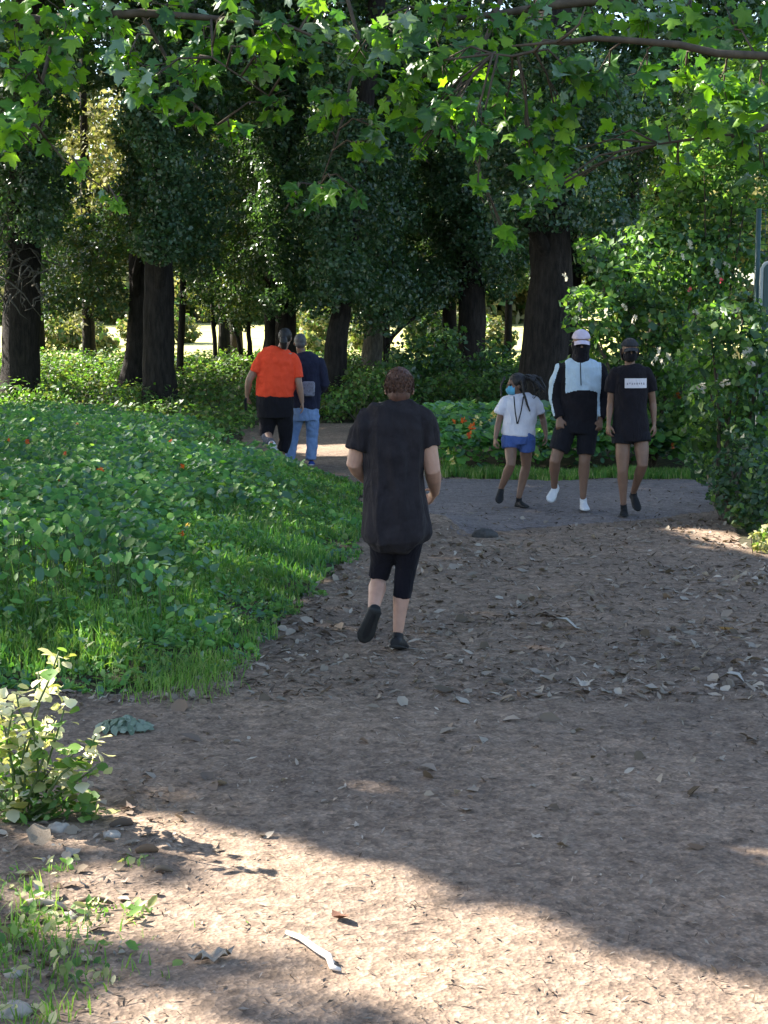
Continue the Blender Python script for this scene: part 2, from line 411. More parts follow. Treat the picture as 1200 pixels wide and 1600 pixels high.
# ------------------------------------------------------------------ leaves as geometry
RH_V = np.array([(0, -.5, 0), (.36, -.02, .08), (0, .5, -.03), (-.36, -.02, .08)], float); RH_F = np.array([(0, 1, 2), (0, 2, 3)])
OV_V = np.array([(0, -.5, 0), (.24, -.25, .06), (.27, .1, .07), (0, .5, -.06), (-.27, .1, .07), (-.24, -.25, .06), (0, 0, 0)], float)
OV_F = np.array([(6, i, (i + 1) % 6) for i in range(6)])
NA = 9
NS_V = np.array([(.5 * math.cos(2 * math.pi * k / NA), .5 * math.sin(2 * math.pi * k / NA), .05 + .05 * (k % 2)) for k in range(NA)] + [(0, 0, -.03)], float)
NS_F = np.array([(NA, k, (k + 1) % NA) for k in range(NA)])
def maple_template():
    pts = []
    lobes = [(-128, .34), (-68, .52), (0, .62), (68, .52), (128, .34)]
    base = (0.0, -.22)
    out = []
    for i, (a, r) in enumerate(lobes):
        t = RAD(a)
        def P(ang, rr): return (math.sin(ang) * rr, math.cos(ang) * rr - .05)
        out.append(P(t - RAD(17), r * .72)); out.append(P(t - RAD(6), r * .80)); out.append(P(t, r)); out.append(P(t + RAD(6), r * .80)); out.append(P(t + RAD(17), r * .72))
        if i < 4: out.append(P(RAD((a + lobes[i + 1][0]) / 2), .27))
    out.append((0, -.16))
    V = [(x, y, .10 * math.hypot(x, y) ** 1.2 * math.cos(6 * math.atan2(x, y)) - .22 * (x * x + y * y)) for x, y in out] + [(0, -.05, .03)]
    n = len(out)
    return np.array(V, float), np.array([(n, k, (k + 1) % n) for k in range(n)])
MP_V, MP_F = maple_template()
MP_V = MP_V * [-1, 1, 1]; MP_F = MP_F[:, ::-1]
FL_V = np.array([(0, 0, -.05)] + [p for k in range(5) for p in ((.33 * math.cos(k * 1.2566 - .5), .33 * math.sin(k * 1.2566 - .5), .08), (.52 * math.cos(k * 1.2566), .52 * math.sin(k * 1.2566), .16), (.33 * math.cos(k * 1.2566 + .5), .33 * math.sin(k * 1.2566 + .5), .08))], float)
FL_F = np.array([f for k in range(5) for f in ((0, 1 + 3 * k, 2 + 3 * k), (0, 2 + 3 * k, 3 + 3 * k))])

def unit(a): return a / (np.linalg.norm(a, axis=-1, keepdims=True) + 1e-9)
def scatter(P, NR, S, tv, tf, droop=None):
    """leaf template at each P with normal NR and size S; returns verts and faces"""
    n = len(P); NR = unit(NR)
    t = rng.normal(size=(n, 3))
    if droop is not None: t = t * .5 + droop
    t = unit(t - NR * (t * NR).sum(-1, keepdims=True)); b = np.cross(NR, t)
    sv = tv[None] * S[:, None, None] * np.array([1, 1, 1])
    sv = sv * (1 + .25 * rng.normal(size=(n, 1, 3))).clip(.5, 1.5)
    V = P[:, None] + sv[..., 0:1] * b[:, None] + sv[..., 1:2] * t[:, None] + sv[..., 2:3] * NR[:, None]
    F = tf[None] + (np.arange(n) * len(tv))[:, None, None]
    return V.reshape(-1, 3), F.reshape(-1, 3)
def leaves(name, P, NR, S, tmpl, mats, parent=None, off=None, kind='stuff', probs=None, droop=None):
    V, F = scatter(P, NR, S, tmpl[0], tmpl[1], droop)
    if off is not None: V = V - np.array(off)
    mi = None
    if len(mats) > 1:
        k = rng.choice(len(mats), size=len(P), p=probs); mi = np.repeat(k, len(tmpl[1]))
    return link(name, np_mesh(name, V, F, mats, False, mi), parent, kind=kind)
DENS = 1.0
def clump_points(clumps, dens, inner=.5):
    """clumps: (x,y,z,rx,ry,rz); dens leaves per m2 of clump silhouette"""
    P = []; NR = []
    for (x, y, z, a, b, c) in clumps:
        n = max(8, int(DENS * dens * math.pi * a * c))
        d = unit(rng.normal(size=(n, 3)))
        r = inner + (1.08 - inner) * rng.random(n) ** .6
        w = 1 + .28 * (vnoise(d[:, 0] * 2.6 + x * 7, d[:, 2] * 2.6 + z * 5, 4) - .5) * 2
        q = d * (r * w)[:, None]
        P.append(np.array([x, y, z]) + q * [a, b, c]); NR.append(d + [0, 0, .5] + .9 * rng.normal(size=(n, 3)))
    return np.concatenate(P), np.concatenate(NR)
RH = (RH_V, RH_F); OV = (OV_V, OV_F); NS = (NS_V, NS_F); MP = (MP_V, MP_F); FL = (FL_V, FL_F)

def grass_blades(X, Y, hgt, wid, mats, name, parent=None, kind='stuff', probs=None, lean=.45, zf=None, off=None, label=None):
    n = len(X); Z = (zf or H)(X, Y) - .01
    th = rng.random(n) * 2 * math.pi; h = hgt * (.5 + rng.random(n)); w = wid * (.6 + .8 * rng.random(n))
    dx, dy = np.cos(th), np.sin(th); ln = lean * rng.random(n) * h
    ph = rng.random(n) * 2 * math.pi; sx, sy = np.cos(ph), np.sin(ph)
    V = np.zeros((n, 5, 3))
    for j, (f, ww) in enumerate(((0, 1), (.55, .8))):
        for s, sg in ((0, -1), (1, 1)):
            V[:, j * 2 + s, 0] = X + sx * w * .5 * ww * sg + dx * ln * f * f; V[:, j * 2 + s, 1] = Y + sy * w * .5 * ww * sg + dy * ln * f * f; V[:, j * 2 + s, 2] = Z + h * f
    V[:, 4, 0] = X + dx * ln; V[:, 4, 1] = Y + dy * ln; V[:, 4, 2] = Z + h * (1 - .25 * rng.random(n))
    T = np.array([(0, 1, 3), (0, 3, 2), (2, 3, 4)])
    F = (T[None] + (np.arange(n) * 5)[:, None, None]).reshape(-1, 3)
    mi = np.repeat(rng.choice(len(mats), size=n, p=probs), 3) if len(mats) > 1 else None
    V = V.reshape(-1, 3)
    if off is not None: V = V - np.array(off)
    return link(name, np_mesh(name, V, F, mats, False, mi), parent, kind=kind)

# ------------------------------------------------------------------ background wood
DENS = 15.0
def crown(parent, root, clumps, size, dens, mats, name='crown', tmpl=RH, inner=.45, probs=None):
    P, NR = clump_points(clumps, dens, inner)
    S = size * (.7 + .6 * rng.random(len(P)))
    return leaves(name, P, NR, S, tmpl, mats, parent, off=root, probs=probs)
def trunk_pts(px0, py0, px1, py1, Y, z0=None, bend=.0, n=9, top=None):
    a = at(px0, py0, Y); b = at(px1, py1, Y)
    a.z = Hs(a.x, Y) - .1 if z0 is None else z0
    pts = []
    for i in range(n):
        t = i / (n - 1); p = a.lerp(b, t); p.x += bend * math.sin(t * math.pi)
        p.x += .04 * mnoise.noise(Vector((t * 4, px0 * .1, 0))); pts.append(p)
    if top:
        d = (pts[-1] - pts[-3]).normalized()
        for k in range(4): pts.append(pts[-1] + Vector((d.x * .8 + .25 * mnoise.noise(Vector((k, px0, 3))), 0.1, 1)) * (top / 4))
    return pts
def tree(name, label, px0, py0, px1, py1, Y, wpx, clumps, mats, size=.088, dens=74, bark='bark', bend=0, top=7, limbs=3, probs=None, group='trees in the shaded wood', flare=1.35, seed=1, cname='crown', skirt=None):
    pts = trunk_pts(px0, py0, px1, py1, Y, bend=bend, top=top)
    r0 = wpx / 2 / FPX * Y; n = len(pts)
    root = pts[0].copy(); root.z += .1
    e = empty(name, root, label, 'tree', group)
    mb = MB()
    rad = [r0 * (flare if i == 0 else (1 + (flare - 1) * .35 if i == 1 else 1 - .35 * i / n)) for i in range(n)]
    mb.tube(pts, rad, 22, True, (1, 0, 0), .13, seed)
    mb.build('trunk', M[bark], e, off=root)
    cl = []
    for (a, b, r, dy) in clumps:
        c = at(a, b, Y + dy); rr = r / FPX * (Y + dy); cl.append((c.x, c.y, c.z, rr, rr * 1.1, rr * .8))
    R = random.Random(seed)
    for b in range(70, int(py1) - 18, 38):
        if skirt is not None and b > skirt: break
        t = (py0 - b) / max(1, (py0 - py1)); xx_ = px0 + (px1 - px0) * min(t, 1.0)
        c = at(xx_ + R.uniform(-22, 22), b, Y - 1.3); rr = R.uniform(30, 46) / FPX * Y; cl.append((c.x, c.y, c.z, rr, rr * .8, rr * .8))
    for k in range(limbs):
        s = pts[R.randint(min(5, n - 2), n - 1)]
        c = Vector(R.choice(cl)[:3]); m = s.lerp(c, .5) + Vector((0, 0, .3))
        lb = MB(); lb.tube([s, s.lerp(m, .5) + Vector((R.uniform(-.1, .1), 0, .1)), m, m.lerp(c, .6), c], [r0 * .42, r0 * .33, r0 * .25, r0 * .15, .02], 8, True, None, .1, k)
        lb.build('limb', M[bark], e, off=root)
    crown(e, root, cl, size, dens, mats, cname, probs=probs)
    return e, root, r0
DL, ML, OL, PL = M['dark_leaf'], M['mid_leaf'], M['olive_leaf'], M['pale_leaf']
T = tree
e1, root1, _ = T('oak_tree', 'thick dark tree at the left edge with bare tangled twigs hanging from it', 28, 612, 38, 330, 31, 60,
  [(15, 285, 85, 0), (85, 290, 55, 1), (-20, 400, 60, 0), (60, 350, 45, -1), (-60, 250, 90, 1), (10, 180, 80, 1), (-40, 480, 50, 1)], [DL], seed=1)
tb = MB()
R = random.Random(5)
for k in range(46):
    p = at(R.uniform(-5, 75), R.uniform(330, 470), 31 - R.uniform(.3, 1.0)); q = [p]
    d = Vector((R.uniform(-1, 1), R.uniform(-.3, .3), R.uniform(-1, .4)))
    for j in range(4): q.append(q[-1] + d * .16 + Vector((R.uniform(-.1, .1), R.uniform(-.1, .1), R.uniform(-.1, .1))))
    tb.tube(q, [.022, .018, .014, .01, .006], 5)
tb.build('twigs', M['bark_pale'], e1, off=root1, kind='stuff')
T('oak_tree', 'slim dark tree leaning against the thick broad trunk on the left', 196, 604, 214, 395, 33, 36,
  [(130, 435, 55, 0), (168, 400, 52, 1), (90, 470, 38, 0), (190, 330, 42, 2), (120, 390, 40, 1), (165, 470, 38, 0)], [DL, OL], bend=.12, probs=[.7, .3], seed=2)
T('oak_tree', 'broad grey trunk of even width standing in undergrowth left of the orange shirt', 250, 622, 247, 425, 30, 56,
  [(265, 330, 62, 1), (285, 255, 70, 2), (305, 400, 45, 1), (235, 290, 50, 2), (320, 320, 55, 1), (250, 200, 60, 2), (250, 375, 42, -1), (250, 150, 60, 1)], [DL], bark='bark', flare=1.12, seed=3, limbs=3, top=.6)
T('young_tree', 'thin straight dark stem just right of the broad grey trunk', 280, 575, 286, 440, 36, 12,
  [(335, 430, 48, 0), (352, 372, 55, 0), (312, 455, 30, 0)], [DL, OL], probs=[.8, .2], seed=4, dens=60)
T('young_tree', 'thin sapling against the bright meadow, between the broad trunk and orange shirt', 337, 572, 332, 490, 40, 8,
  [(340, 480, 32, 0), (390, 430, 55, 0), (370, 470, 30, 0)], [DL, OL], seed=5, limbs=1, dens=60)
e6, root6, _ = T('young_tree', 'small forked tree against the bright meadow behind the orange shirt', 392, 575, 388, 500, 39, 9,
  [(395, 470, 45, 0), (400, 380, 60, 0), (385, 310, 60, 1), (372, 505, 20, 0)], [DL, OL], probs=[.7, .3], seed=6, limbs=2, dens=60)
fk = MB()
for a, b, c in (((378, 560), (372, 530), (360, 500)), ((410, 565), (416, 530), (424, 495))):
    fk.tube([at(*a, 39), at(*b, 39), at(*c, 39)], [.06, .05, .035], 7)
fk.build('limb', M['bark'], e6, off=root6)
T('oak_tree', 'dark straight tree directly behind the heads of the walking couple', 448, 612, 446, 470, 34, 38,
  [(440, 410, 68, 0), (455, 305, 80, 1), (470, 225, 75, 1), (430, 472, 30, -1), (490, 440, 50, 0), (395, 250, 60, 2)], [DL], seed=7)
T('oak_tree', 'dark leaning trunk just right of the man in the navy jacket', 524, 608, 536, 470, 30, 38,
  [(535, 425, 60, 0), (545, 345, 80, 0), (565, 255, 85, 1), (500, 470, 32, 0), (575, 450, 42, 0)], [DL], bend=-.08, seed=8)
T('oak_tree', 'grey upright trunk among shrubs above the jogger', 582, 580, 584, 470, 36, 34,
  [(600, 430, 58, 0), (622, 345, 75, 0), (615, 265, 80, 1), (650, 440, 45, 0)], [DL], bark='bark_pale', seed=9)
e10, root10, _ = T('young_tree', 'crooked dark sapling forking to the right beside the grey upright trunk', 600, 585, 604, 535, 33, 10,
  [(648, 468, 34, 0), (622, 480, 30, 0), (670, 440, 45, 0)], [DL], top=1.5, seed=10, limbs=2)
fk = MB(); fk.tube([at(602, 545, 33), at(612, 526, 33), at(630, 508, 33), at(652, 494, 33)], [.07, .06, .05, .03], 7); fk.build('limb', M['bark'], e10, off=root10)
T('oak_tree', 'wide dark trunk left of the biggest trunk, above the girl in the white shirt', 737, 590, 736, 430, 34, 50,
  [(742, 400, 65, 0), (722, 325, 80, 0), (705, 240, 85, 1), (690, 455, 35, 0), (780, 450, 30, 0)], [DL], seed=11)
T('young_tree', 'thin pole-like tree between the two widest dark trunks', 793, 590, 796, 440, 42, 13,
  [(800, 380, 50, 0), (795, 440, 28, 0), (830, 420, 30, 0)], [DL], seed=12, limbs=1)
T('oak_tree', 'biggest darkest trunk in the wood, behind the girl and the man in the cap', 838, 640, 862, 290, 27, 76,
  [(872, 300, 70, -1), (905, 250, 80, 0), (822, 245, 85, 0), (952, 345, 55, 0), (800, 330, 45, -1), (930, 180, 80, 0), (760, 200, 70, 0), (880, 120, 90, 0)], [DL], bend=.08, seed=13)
# taller trees behind, filling the wood up to the sky with gaps
def far_tree(label, x, Y, r, clumps, mats, size, dens, seed, bark='bark', probs=None, grp='trees deeper in the wood'):
    R = random.Random(seed); z0 = Hs(x, Y) - .1
    pts = [Vector((x + .15 * mnoise.noise(Vector((k, seed, 0))), Y, z0 + k * 1.1)) for k in range(9)]
    e = empty('wood_tree', (x, Y, z0 + .1), label, 'tree', grp)
    mb = MB(); mb.tube(pts, [r * (1.2 if k == 0 else 1 - .07 * k) for k in range(9)], 12, True, (1, 0, 0), .12, seed); mb.build('trunk', M[bark], e, off=(x, Y, z0 + .1))
    crown(e, (x, Y, z0 + .1), clumps, size, dens, mats, probs=probs)
def pc(px, py, r, Y, k=1.0):
    c = at(px, py, Y); rr = r / FPX * Y; return (c.x, c.y, c.z, rr, rr, rr * .85 * k)
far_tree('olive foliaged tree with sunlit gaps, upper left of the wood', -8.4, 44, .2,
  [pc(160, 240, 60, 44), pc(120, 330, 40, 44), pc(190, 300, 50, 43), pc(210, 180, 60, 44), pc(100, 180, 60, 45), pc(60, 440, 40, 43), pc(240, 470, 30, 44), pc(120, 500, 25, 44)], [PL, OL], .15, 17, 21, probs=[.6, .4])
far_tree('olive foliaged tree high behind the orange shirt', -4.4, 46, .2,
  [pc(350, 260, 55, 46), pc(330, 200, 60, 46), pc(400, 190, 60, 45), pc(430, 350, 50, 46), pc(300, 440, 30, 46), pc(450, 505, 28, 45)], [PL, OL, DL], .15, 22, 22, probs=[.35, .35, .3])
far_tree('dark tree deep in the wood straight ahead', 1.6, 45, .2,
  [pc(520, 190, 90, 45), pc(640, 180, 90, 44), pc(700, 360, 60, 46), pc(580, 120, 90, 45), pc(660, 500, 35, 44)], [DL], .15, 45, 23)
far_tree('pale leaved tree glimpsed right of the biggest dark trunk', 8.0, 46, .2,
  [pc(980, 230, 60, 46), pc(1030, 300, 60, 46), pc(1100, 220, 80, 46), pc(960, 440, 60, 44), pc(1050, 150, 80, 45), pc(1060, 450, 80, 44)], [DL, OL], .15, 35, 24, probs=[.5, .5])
R = random.Random(9)
tall = [(-11, 33), (-5.6, 35), (-2.5, 33), (1.5, 34), (5.5, 33), (9.5, 34), (-9.5, 41), (-4.5, 42), (0, 43), (4.5, 42), (-14, 38), (13, 38)]
TALL = ['tall straight tree at the far left, beside the twiggy leftmost trunk', 'tall tree just left of the broad grey trunk', 'slim tall tree between the sapling and the orange shirt',
        'tall tree just right of the navy jacket, behind the leaning trunk', 'tall tree seen between the biggest trunk and the widest one left of it', 'tall tree hidden behind the flowering shrub',
        'back row tree seen through the gap right of the leftmost trunk', 'back row tree against the meadow above the orange shirt', 'back row tree above the jogger by the grey upright trunk',
        'back row tree just right of the biggest dark trunk', 'back row tree past the left edge of the wood', 'back row tree past the right edge behind the gate']
for i, (x, Y) in enumerate(tall):
    cl = []
    for k in range(9):
        zz = R.uniform(9.2, 13.5) if Y < 40 else R.uniform(10.5, 15)
        cl.append((x + R.uniform(-2.3, 2.3), Y + R.uniform(-2.2, 2.2), zz, 1.6, 1.6, 1.2))
    if i == 0:
        cl += [pc(-80, 300, 90, 33), pc(-60, 150, 120, 33)]
    # these crowns close over the wood above the frame
    far_tree(TALL[i], x, Y + 1.5, .18, cl, [DL, ML], .34, 3, 40 + i, probs=[.8, .2])
    tr = C.objects[-1].parent if C.objects[-1].parent else None
    px = 600 + x / (Y + 1.5) * FPX
    if -60 < px < 1260 and not (80 < px < 240 or 300 < px < 400):
        crown(tr, tr.location, [pc(px + R.uniform(-25, 25), b, R.uniform(28, 42), Y + .6) for b in range(70, 440, 42)], .09, 60, [DL, ML], 'lower_crown', probs=[.8, .2])
# crowns filling the upper band of the frame
ub = []
for px in range(60, 1200, 62):
    for py in (20, 85, 150):
        q = (px, py)
        if R.random() < .23 or (80 < px < 250 and py > 100) or (310 < px < 400 and py > 120): continue
        ub.append(pc(px + R.uniform(-25, 25), py + R.uniform(-20, 20), R.uniform(48, 72), R.uniform(31, 35)))
for k in range(95):
    a, b = R.uniform(30, 1010), R.uniform(150, 445)
    if (85 < a < 240 and 140 < b < 350) or (310 < a < 405 and 215 < b < 335) or (195 < a < 290 and 365 < b < 450): continue
    ub.append(pc(a, b, R.uniform(26, 44), R.uniform(35.5, 39.5)))
e = empty('wood_tree', (4.4, 36.5, 0.3), 'wide dark tree whose branches close the top of the view behind the maple leaves', 'tree', 'trees deeper in the wood')
mb = MB(); mb.tube([(4.4, 36.5, .2 + k) for k in range(9)], [.3 - .02 * k for k in range(9)], 12, True, (1, 0, 0), .1, 3); mb.build('trunk', M['bark'], e, off=(4.4, 36.5, .3))
crown(e, (4.4, 36.5, .3), ub, .13, 46, [DL, ML], probs=[.75, .25])

# sunlit wood on the far side of the meadow
cl = []
for k in range(150):
    x = R.uniform(-60, 60); Y = R.uniform(84, 100); cl.append((x, Y, R.uniform(1.0, 9), 3.2, 3, 2.4))
for k in range(60):
    x = R.uniform(-60, 60); cl.append((x, R.uniform(95, 110), R.uniform(8, 17), 4, 3, 3.2))
P, NR = clump_points(cl, 4, .4)
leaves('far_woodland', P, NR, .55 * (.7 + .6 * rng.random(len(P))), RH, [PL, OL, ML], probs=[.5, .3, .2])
# scattered low trees in the meadow
for i, (a, Y, r) in enumerate(((210, 62, 26), (262, 66, 30), (90, 60, 28), (770, 60, 26), (500, 66, 34), (660, 58, 30), (40, 70, 30), (1010, 60, 60), (150, 58, 22), (118, 64, 30), (480, 57, 20), (566, 60, 26), (705, 62, 30))):
    x = at(a, 550, Y).x; z = Hs(x, Y)
    e = empty('meadow_bush', (x, Y, z), ['pale bush in the sunlit meadow seen between the slim trunk and left tree', 'bush in the sunlit meadow beside the broad grey trunk', 'bush in the meadow right of the leftmost trunk',
              'sunlit bush between the two widest trunks', 'sunlit bush right of the grey haired man', 'sunlit bush behind the crooked sapling', 'bush in the meadow behind the leftmost trunk', 'bush in the meadow behind the woman in black', 'small meadow bush left of the leaning dark tree', 'sunlit meadow bush in the gap right of the leftmost trunk', 'small meadow bush just right of the grey haired head', 'meadow bush seen left of the grey upright trunk', 'meadow bush seen left of the second widest trunk'][i], 'bush', 'bushes in the meadow')
    rr = r / FPX * Y
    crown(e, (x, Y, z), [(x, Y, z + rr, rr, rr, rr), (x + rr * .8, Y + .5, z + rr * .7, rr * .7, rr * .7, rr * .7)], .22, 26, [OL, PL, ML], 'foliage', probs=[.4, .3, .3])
    mb = MB(); mb.tube([(x, Y, z - .1), (x + .05, Y, z + rr)], [.06, .03], 7); mb.build('stem', M['bark'], e, off=(x, Y, z))

DENS = 6.5
# ------------------------------------------------------------------ undergrowth and shrubs
cl = []
R = random.Random(12)
for k in range(520):
    x = R.uniform(-11, 9); Y = R.uniform(28.8, 44)
    t = (Y - 28.5) / 15
    h = .22 + .18 * R.random() + (.14 if x > -1.5 and Y < 33 else 0)
    cl.append((x, Y, Hs(x, Y) + h * .7, .5 + .3 * R.random(), .5, h))
for k in range(110):
    x = R.uniform(-8, -2.5); Y = R.uniform(23.6, 28.6); h = .10 + .12 * R.random() + .02 * (Y - 24)
    cl.append((x, Y, Hs(x, Y) + h * .7, .45, .45, h))
P, NR = clump_points(cl, 55, .35)
NR[:, 2] += .6
k = P[:, 2] > 0.0; P, NR = P[k], NR[k]
leaves('undergrowth', P, NR, .085 * (.6 + .8 * rng.random(len(P))), RH, [ML, OL, M['shrub_leaf']], probs=[.45, .25, .3])
def shrub(name, label, clumps, mats, size, dens, probs=None, cat='shrub', group=None, tmpl=RH, nst=5, inner=.4, sr=1.0):
    xs = [c[0] for c in clumps]; ys = [c[1] for c in clumps]
    x, y = sum(xs) / len(xs), sum(ys) / len(ys); z = Hs(x, y)
    e = empty(name, (x, y, z), label, cat, group)
    R = random.Random(int(x * 100)); mb = MB()
    for k in range(nst):
        c = Vector(clumps[k % len(clumps)][:3]); s = Vector((x + R.uniform(-.15, .15), y + R.uniform(-.1, .1), z - .05))
        m = s.lerp(c, .5) + Vector((R.uniform(-.1, .1), 0, R.uniform(0, .15)))
        mb.tube([s, s.lerp(m, .5), m, c], [.028 * sr, .022 * sr, .017 * sr, .006 * sr], 6)
    mb.build('stems', M['twig'], e, off=(x, y, z))
    P, NR = clump_points(clumps, dens, inner)
    k = P[:, 2] > H(P[:, 0], P[:, 1]) + .01; P, NR = P[k], NR[k]
    leaves('foliage', P, NR, size * (.6 + .8 * rng.random(len(P))), tmpl, mats, e, off=(x, y, z), probs=probs)
    return e, Vector((x, y, z))
shrub('wood_shrub', 'rounded dark green shrub right of the crooked sapling', [pc(650, 560, 40, 30), pc(690, 540, 38, 30.5), pc(630, 590, 35, 29.5), pc(705, 575, 30, 30)], [ML, DL], .10, 130, probs=[.6, .4])
shrub('wood_shrub', 'leafy green shrub between the two widest trunks', [pc(775, 555, 30, 30), pc(800, 590, 34, 29), pc(750, 580, 28, 29.5)], [ML, DL], .10, 130, probs=[.6, .4])
shrub('wood_shrub', 'low yellowish hedge shrub between the navy jacket and the jogger', [pc(545, 625, 34, 28.6), pc(590, 600, 36, 29), pc(520, 640, 24, 28.4)], [ML, OL, M['shrub_leaf']], .08, 150, probs=[.3, .3, .4])
shrub('wood_shrub', 'broad hedge shrub behind the girl in the white shirt', [pc(700, 610, 38, 28.8), pc(745, 615, 36, 28.6), pc(655, 620, 34, 28.6), pc(790, 625, 34, 28.6), pc(840, 630, 34, 28.6)], [ML, OL, M['shrub_leaf']], .08, 150, probs=[.4, .2, .4])
def flowers(e, root, pts, mat, size, name='flower'):
    me = None
    for (a, b, Y) in pts:
        p = at(a, b, Y)
        if me is None:
            P = np.zeros((5, 3)); P[:, :] = rng.normal(size=(5, 3)) * size * .33
            V, F = scatter(P, np.array([[0, -1.0, .5]] * 5) + .6 * rng.normal(size=(5, 3)), np.full(5, size), FL_V, FL_F)
            me = np_mesh(name, V, F, [mat])
        o = link(name, me, e, p - root); o.rotation_euler = (random.uniform(-.4, .4), random.uniform(-.4, .4), random.uniform(0, 6)); s = random.uniform(.7, 1.25); o.scale = (s, s, s)
SL = M['shrub_leaf']
e, r_ = shrub('flowering_shrub', 'tall flowering shrub with pale blossoms behind the man in the pale cap',
  [pc(925, 500, 48, 19.2), pc(905, 470, 28, 19), pc(975, 450, 60, 19.5), pc(1030, 400, 70, 20), pc(930, 400, 36, 19.8), pc(960, 545, 50, 19.6), pc(1020, 500, 65, 19.6), pc(1090, 430, 70, 20), pc(1060, 560, 60, 19.4), pc(1000, 600, 55, 19.6),
   pc(900, 580, 34, 19.6), pc(1140, 400, 60, 20), pc(1110, 330, 70, 20.5), pc(1040, 640, 45, 19.3), pc(1100, 640, 50, 19), pc(950, 620, 40, 20)], [SL, ML, M['ivy_leaf']], .095, 130, probs=[.45, .3, .25], cat='shrub', nst=12)
flowers(e, r_, [(960, 345, 19.2), (1078, 380, 19), (1066, 400, 19), (1112, 408, 19), (1120, 425, 19), (1136, 412, 19), (990, 498, 18.6), (1030, 548, 18.4), (1044, 555, 18.4), (1022, 562, 18.4), (1036, 566, 18.4), (1100, 605, 18.2), (976, 478, 18.8), (905, 478, 18.3), (948, 488, 18.6), (884, 430, 19)], M['white_petal'], .06)
flowers(e, r_, [(1127, 438, 18.8), (1078, 452, 18.8)], M['pink_petal'], .035)
e, r_ = shrub('light_green_tree', 'light green tree leaning in at the upper right corner above the flowering shrub',
  [pc(1100, 240, 60, 20), pc(1160, 200, 70, 20), pc(1060, 300, 50, 20.5), pc(1170, 290, 60, 20), pc(1120, 150, 60, 21), pc(1200, 120, 70, 20), pc(1030, 360, 40, 20.5), pc(1050, 210, 40, 21)], [SL, ML], .10, 120, probs=[.65, .35], cat='tree')
e, r_ = shrub('leafy_bush', 'bright green leafy bush on the right, in front of the green gate',
  [pc(1110, 510, 42, 15.6), pc(1160, 500, 46, 15.6), pc(1090, 560, 40, 16), pc(1150, 570, 50, 15.6), pc(1190, 540, 50, 15.4), pc(1130, 630, 50, 15.6), pc(1195, 610, 40, 15.4), pc(1185, 660, 40, 15.4), pc(1105, 680, 40, 15.8)], [SL, M['ivy_leaf'], ML], .085, 170, probs=[.45, .3, .25], nst=8)
flowers(e, r_, [(1165, 556, 14.9), (1178, 568, 14.9), (1172, 545, 14.9), (1092, 602, 15.2), (1128, 598, 15), (1150, 486, 15), (1090, 488, 15)], M['white_petal'], .05)
flowers(e, r_, [(1150, 552, 14.9)], M['yellow_petal'], .07)
e, r_ = shrub('ivy_mound', 'low dark ivy mound spilling onto the right edge of the path',
  [pc(1150, 740, 46, 14.4), pc(1190, 790, 48, 13.6), pc(1130, 775, 28, 14.2), pc(1165, 800, 34, 13.6), pc(1105, 735, 26, 15.5), pc(1215, 740, 60, 14), pc(1170, 700, 40, 14.8), pc(1085, 712, 20, 17), pc(1200, 845, 24, 13)], [M['ivy_leaf'], SL], .06, 330, probs=[.8, .2], nst=6)
e, r_ = shrub('pale_plant', 'small pale yellow plant at the right edge of the path in a patch of sun',
  [pc(1190, 850, 18, 12.5), pc(1205, 830, 16, 12.6), pc(1182, 838, 10, 12.4)], [M['yellow_leaf'], SL], .06, 500, probs=[.75, .25], cat='plant', tmpl=OV, sr=.15)

# nasturtium bed beyond the path, right
def nast_cover(name, X, Y, hgt, size, parent=None, off=None, probs=(.7, .3), zf=H):
    n = len(X); Z = zf(X, Y) + hgt
    NR = np.stack([.5 * rng.normal(size=n), .5 * rng.normal(size=n) - .35, np.full(n, 1.0)], -1)
    return leaves(name, np.stack([X, Y, Z], -1), NR, size * (.6 + .8 * rng.random(n)), NS, [M['nast_leaf'], M['nast_leaf2']], parent, off=off, probs=list(probs))
X = rng.uniform(.55, 4.6, 9000); Y = 19.1 + 3.6 * rng.random(9000) ** 1.2 + .5 * (fbm(X * 2, X * 0, 15) - .5)
mound = .26 + .34 * fbm(X * 1.1, Y * .8, 6) * np.clip((Y - 18.9) / .8, 0, 1)
e = empty('nasturtium_bed', (2.5, 20.5, 0), 'nasturtium bed with orange and yellow flowers behind the three people in masks', 'plants')
nast_cover('leaf_mass', X, Y, mound * 1.6 * rng.random(9000) ** .35, .085, e, (2.5, 20.5, 0))
ro = Vector((2.5, 20.5, 0))
flowers(e, ro, [(722, 658, 19.2), (736, 668, 19.1), (712, 660, 19.3), (1058, 618, 19.3), (730, 682, 19), (1050, 700, 19)], M['orange_petal'], .06)
flowers(e, ro, [(752, 662, 19.2), (745, 655, 19.2), (766, 655, 19.2), (708, 720, 18.9), (845, 640, 19.2), (700, 706, 18.9), (838, 712, 18.8), (770, 648, 19.2)], M['yellow_petal'], .05)
X = rng.uniform(.7, 4.1, 15000); Y = 18.40 + .8 * rng.random(15000) ** .6 + 1.2 * (fbm(X * 2.3, X * 0, 14) - .5)
grass_blades(X, Y, .05 + .10 * fbm(X * 3, Y * 2, 16), .012, [M['grass_fresh'], M['grass'], M['yellow_leaf']], 'verge_grass', probs=[.6, .34, .06])
X = rng.uniform(-.5, 1.0, 6000); Y = rng.uniform(18.6, 27, 6000); k = (X > .72 + (Y - 18.6) * .03); X, Y = X[k], Y[k]
grass_blades(X, Y, .15, .014, [M['grass'], M['grass_fresh']], 'verge_grass', probs=[.6, .4])

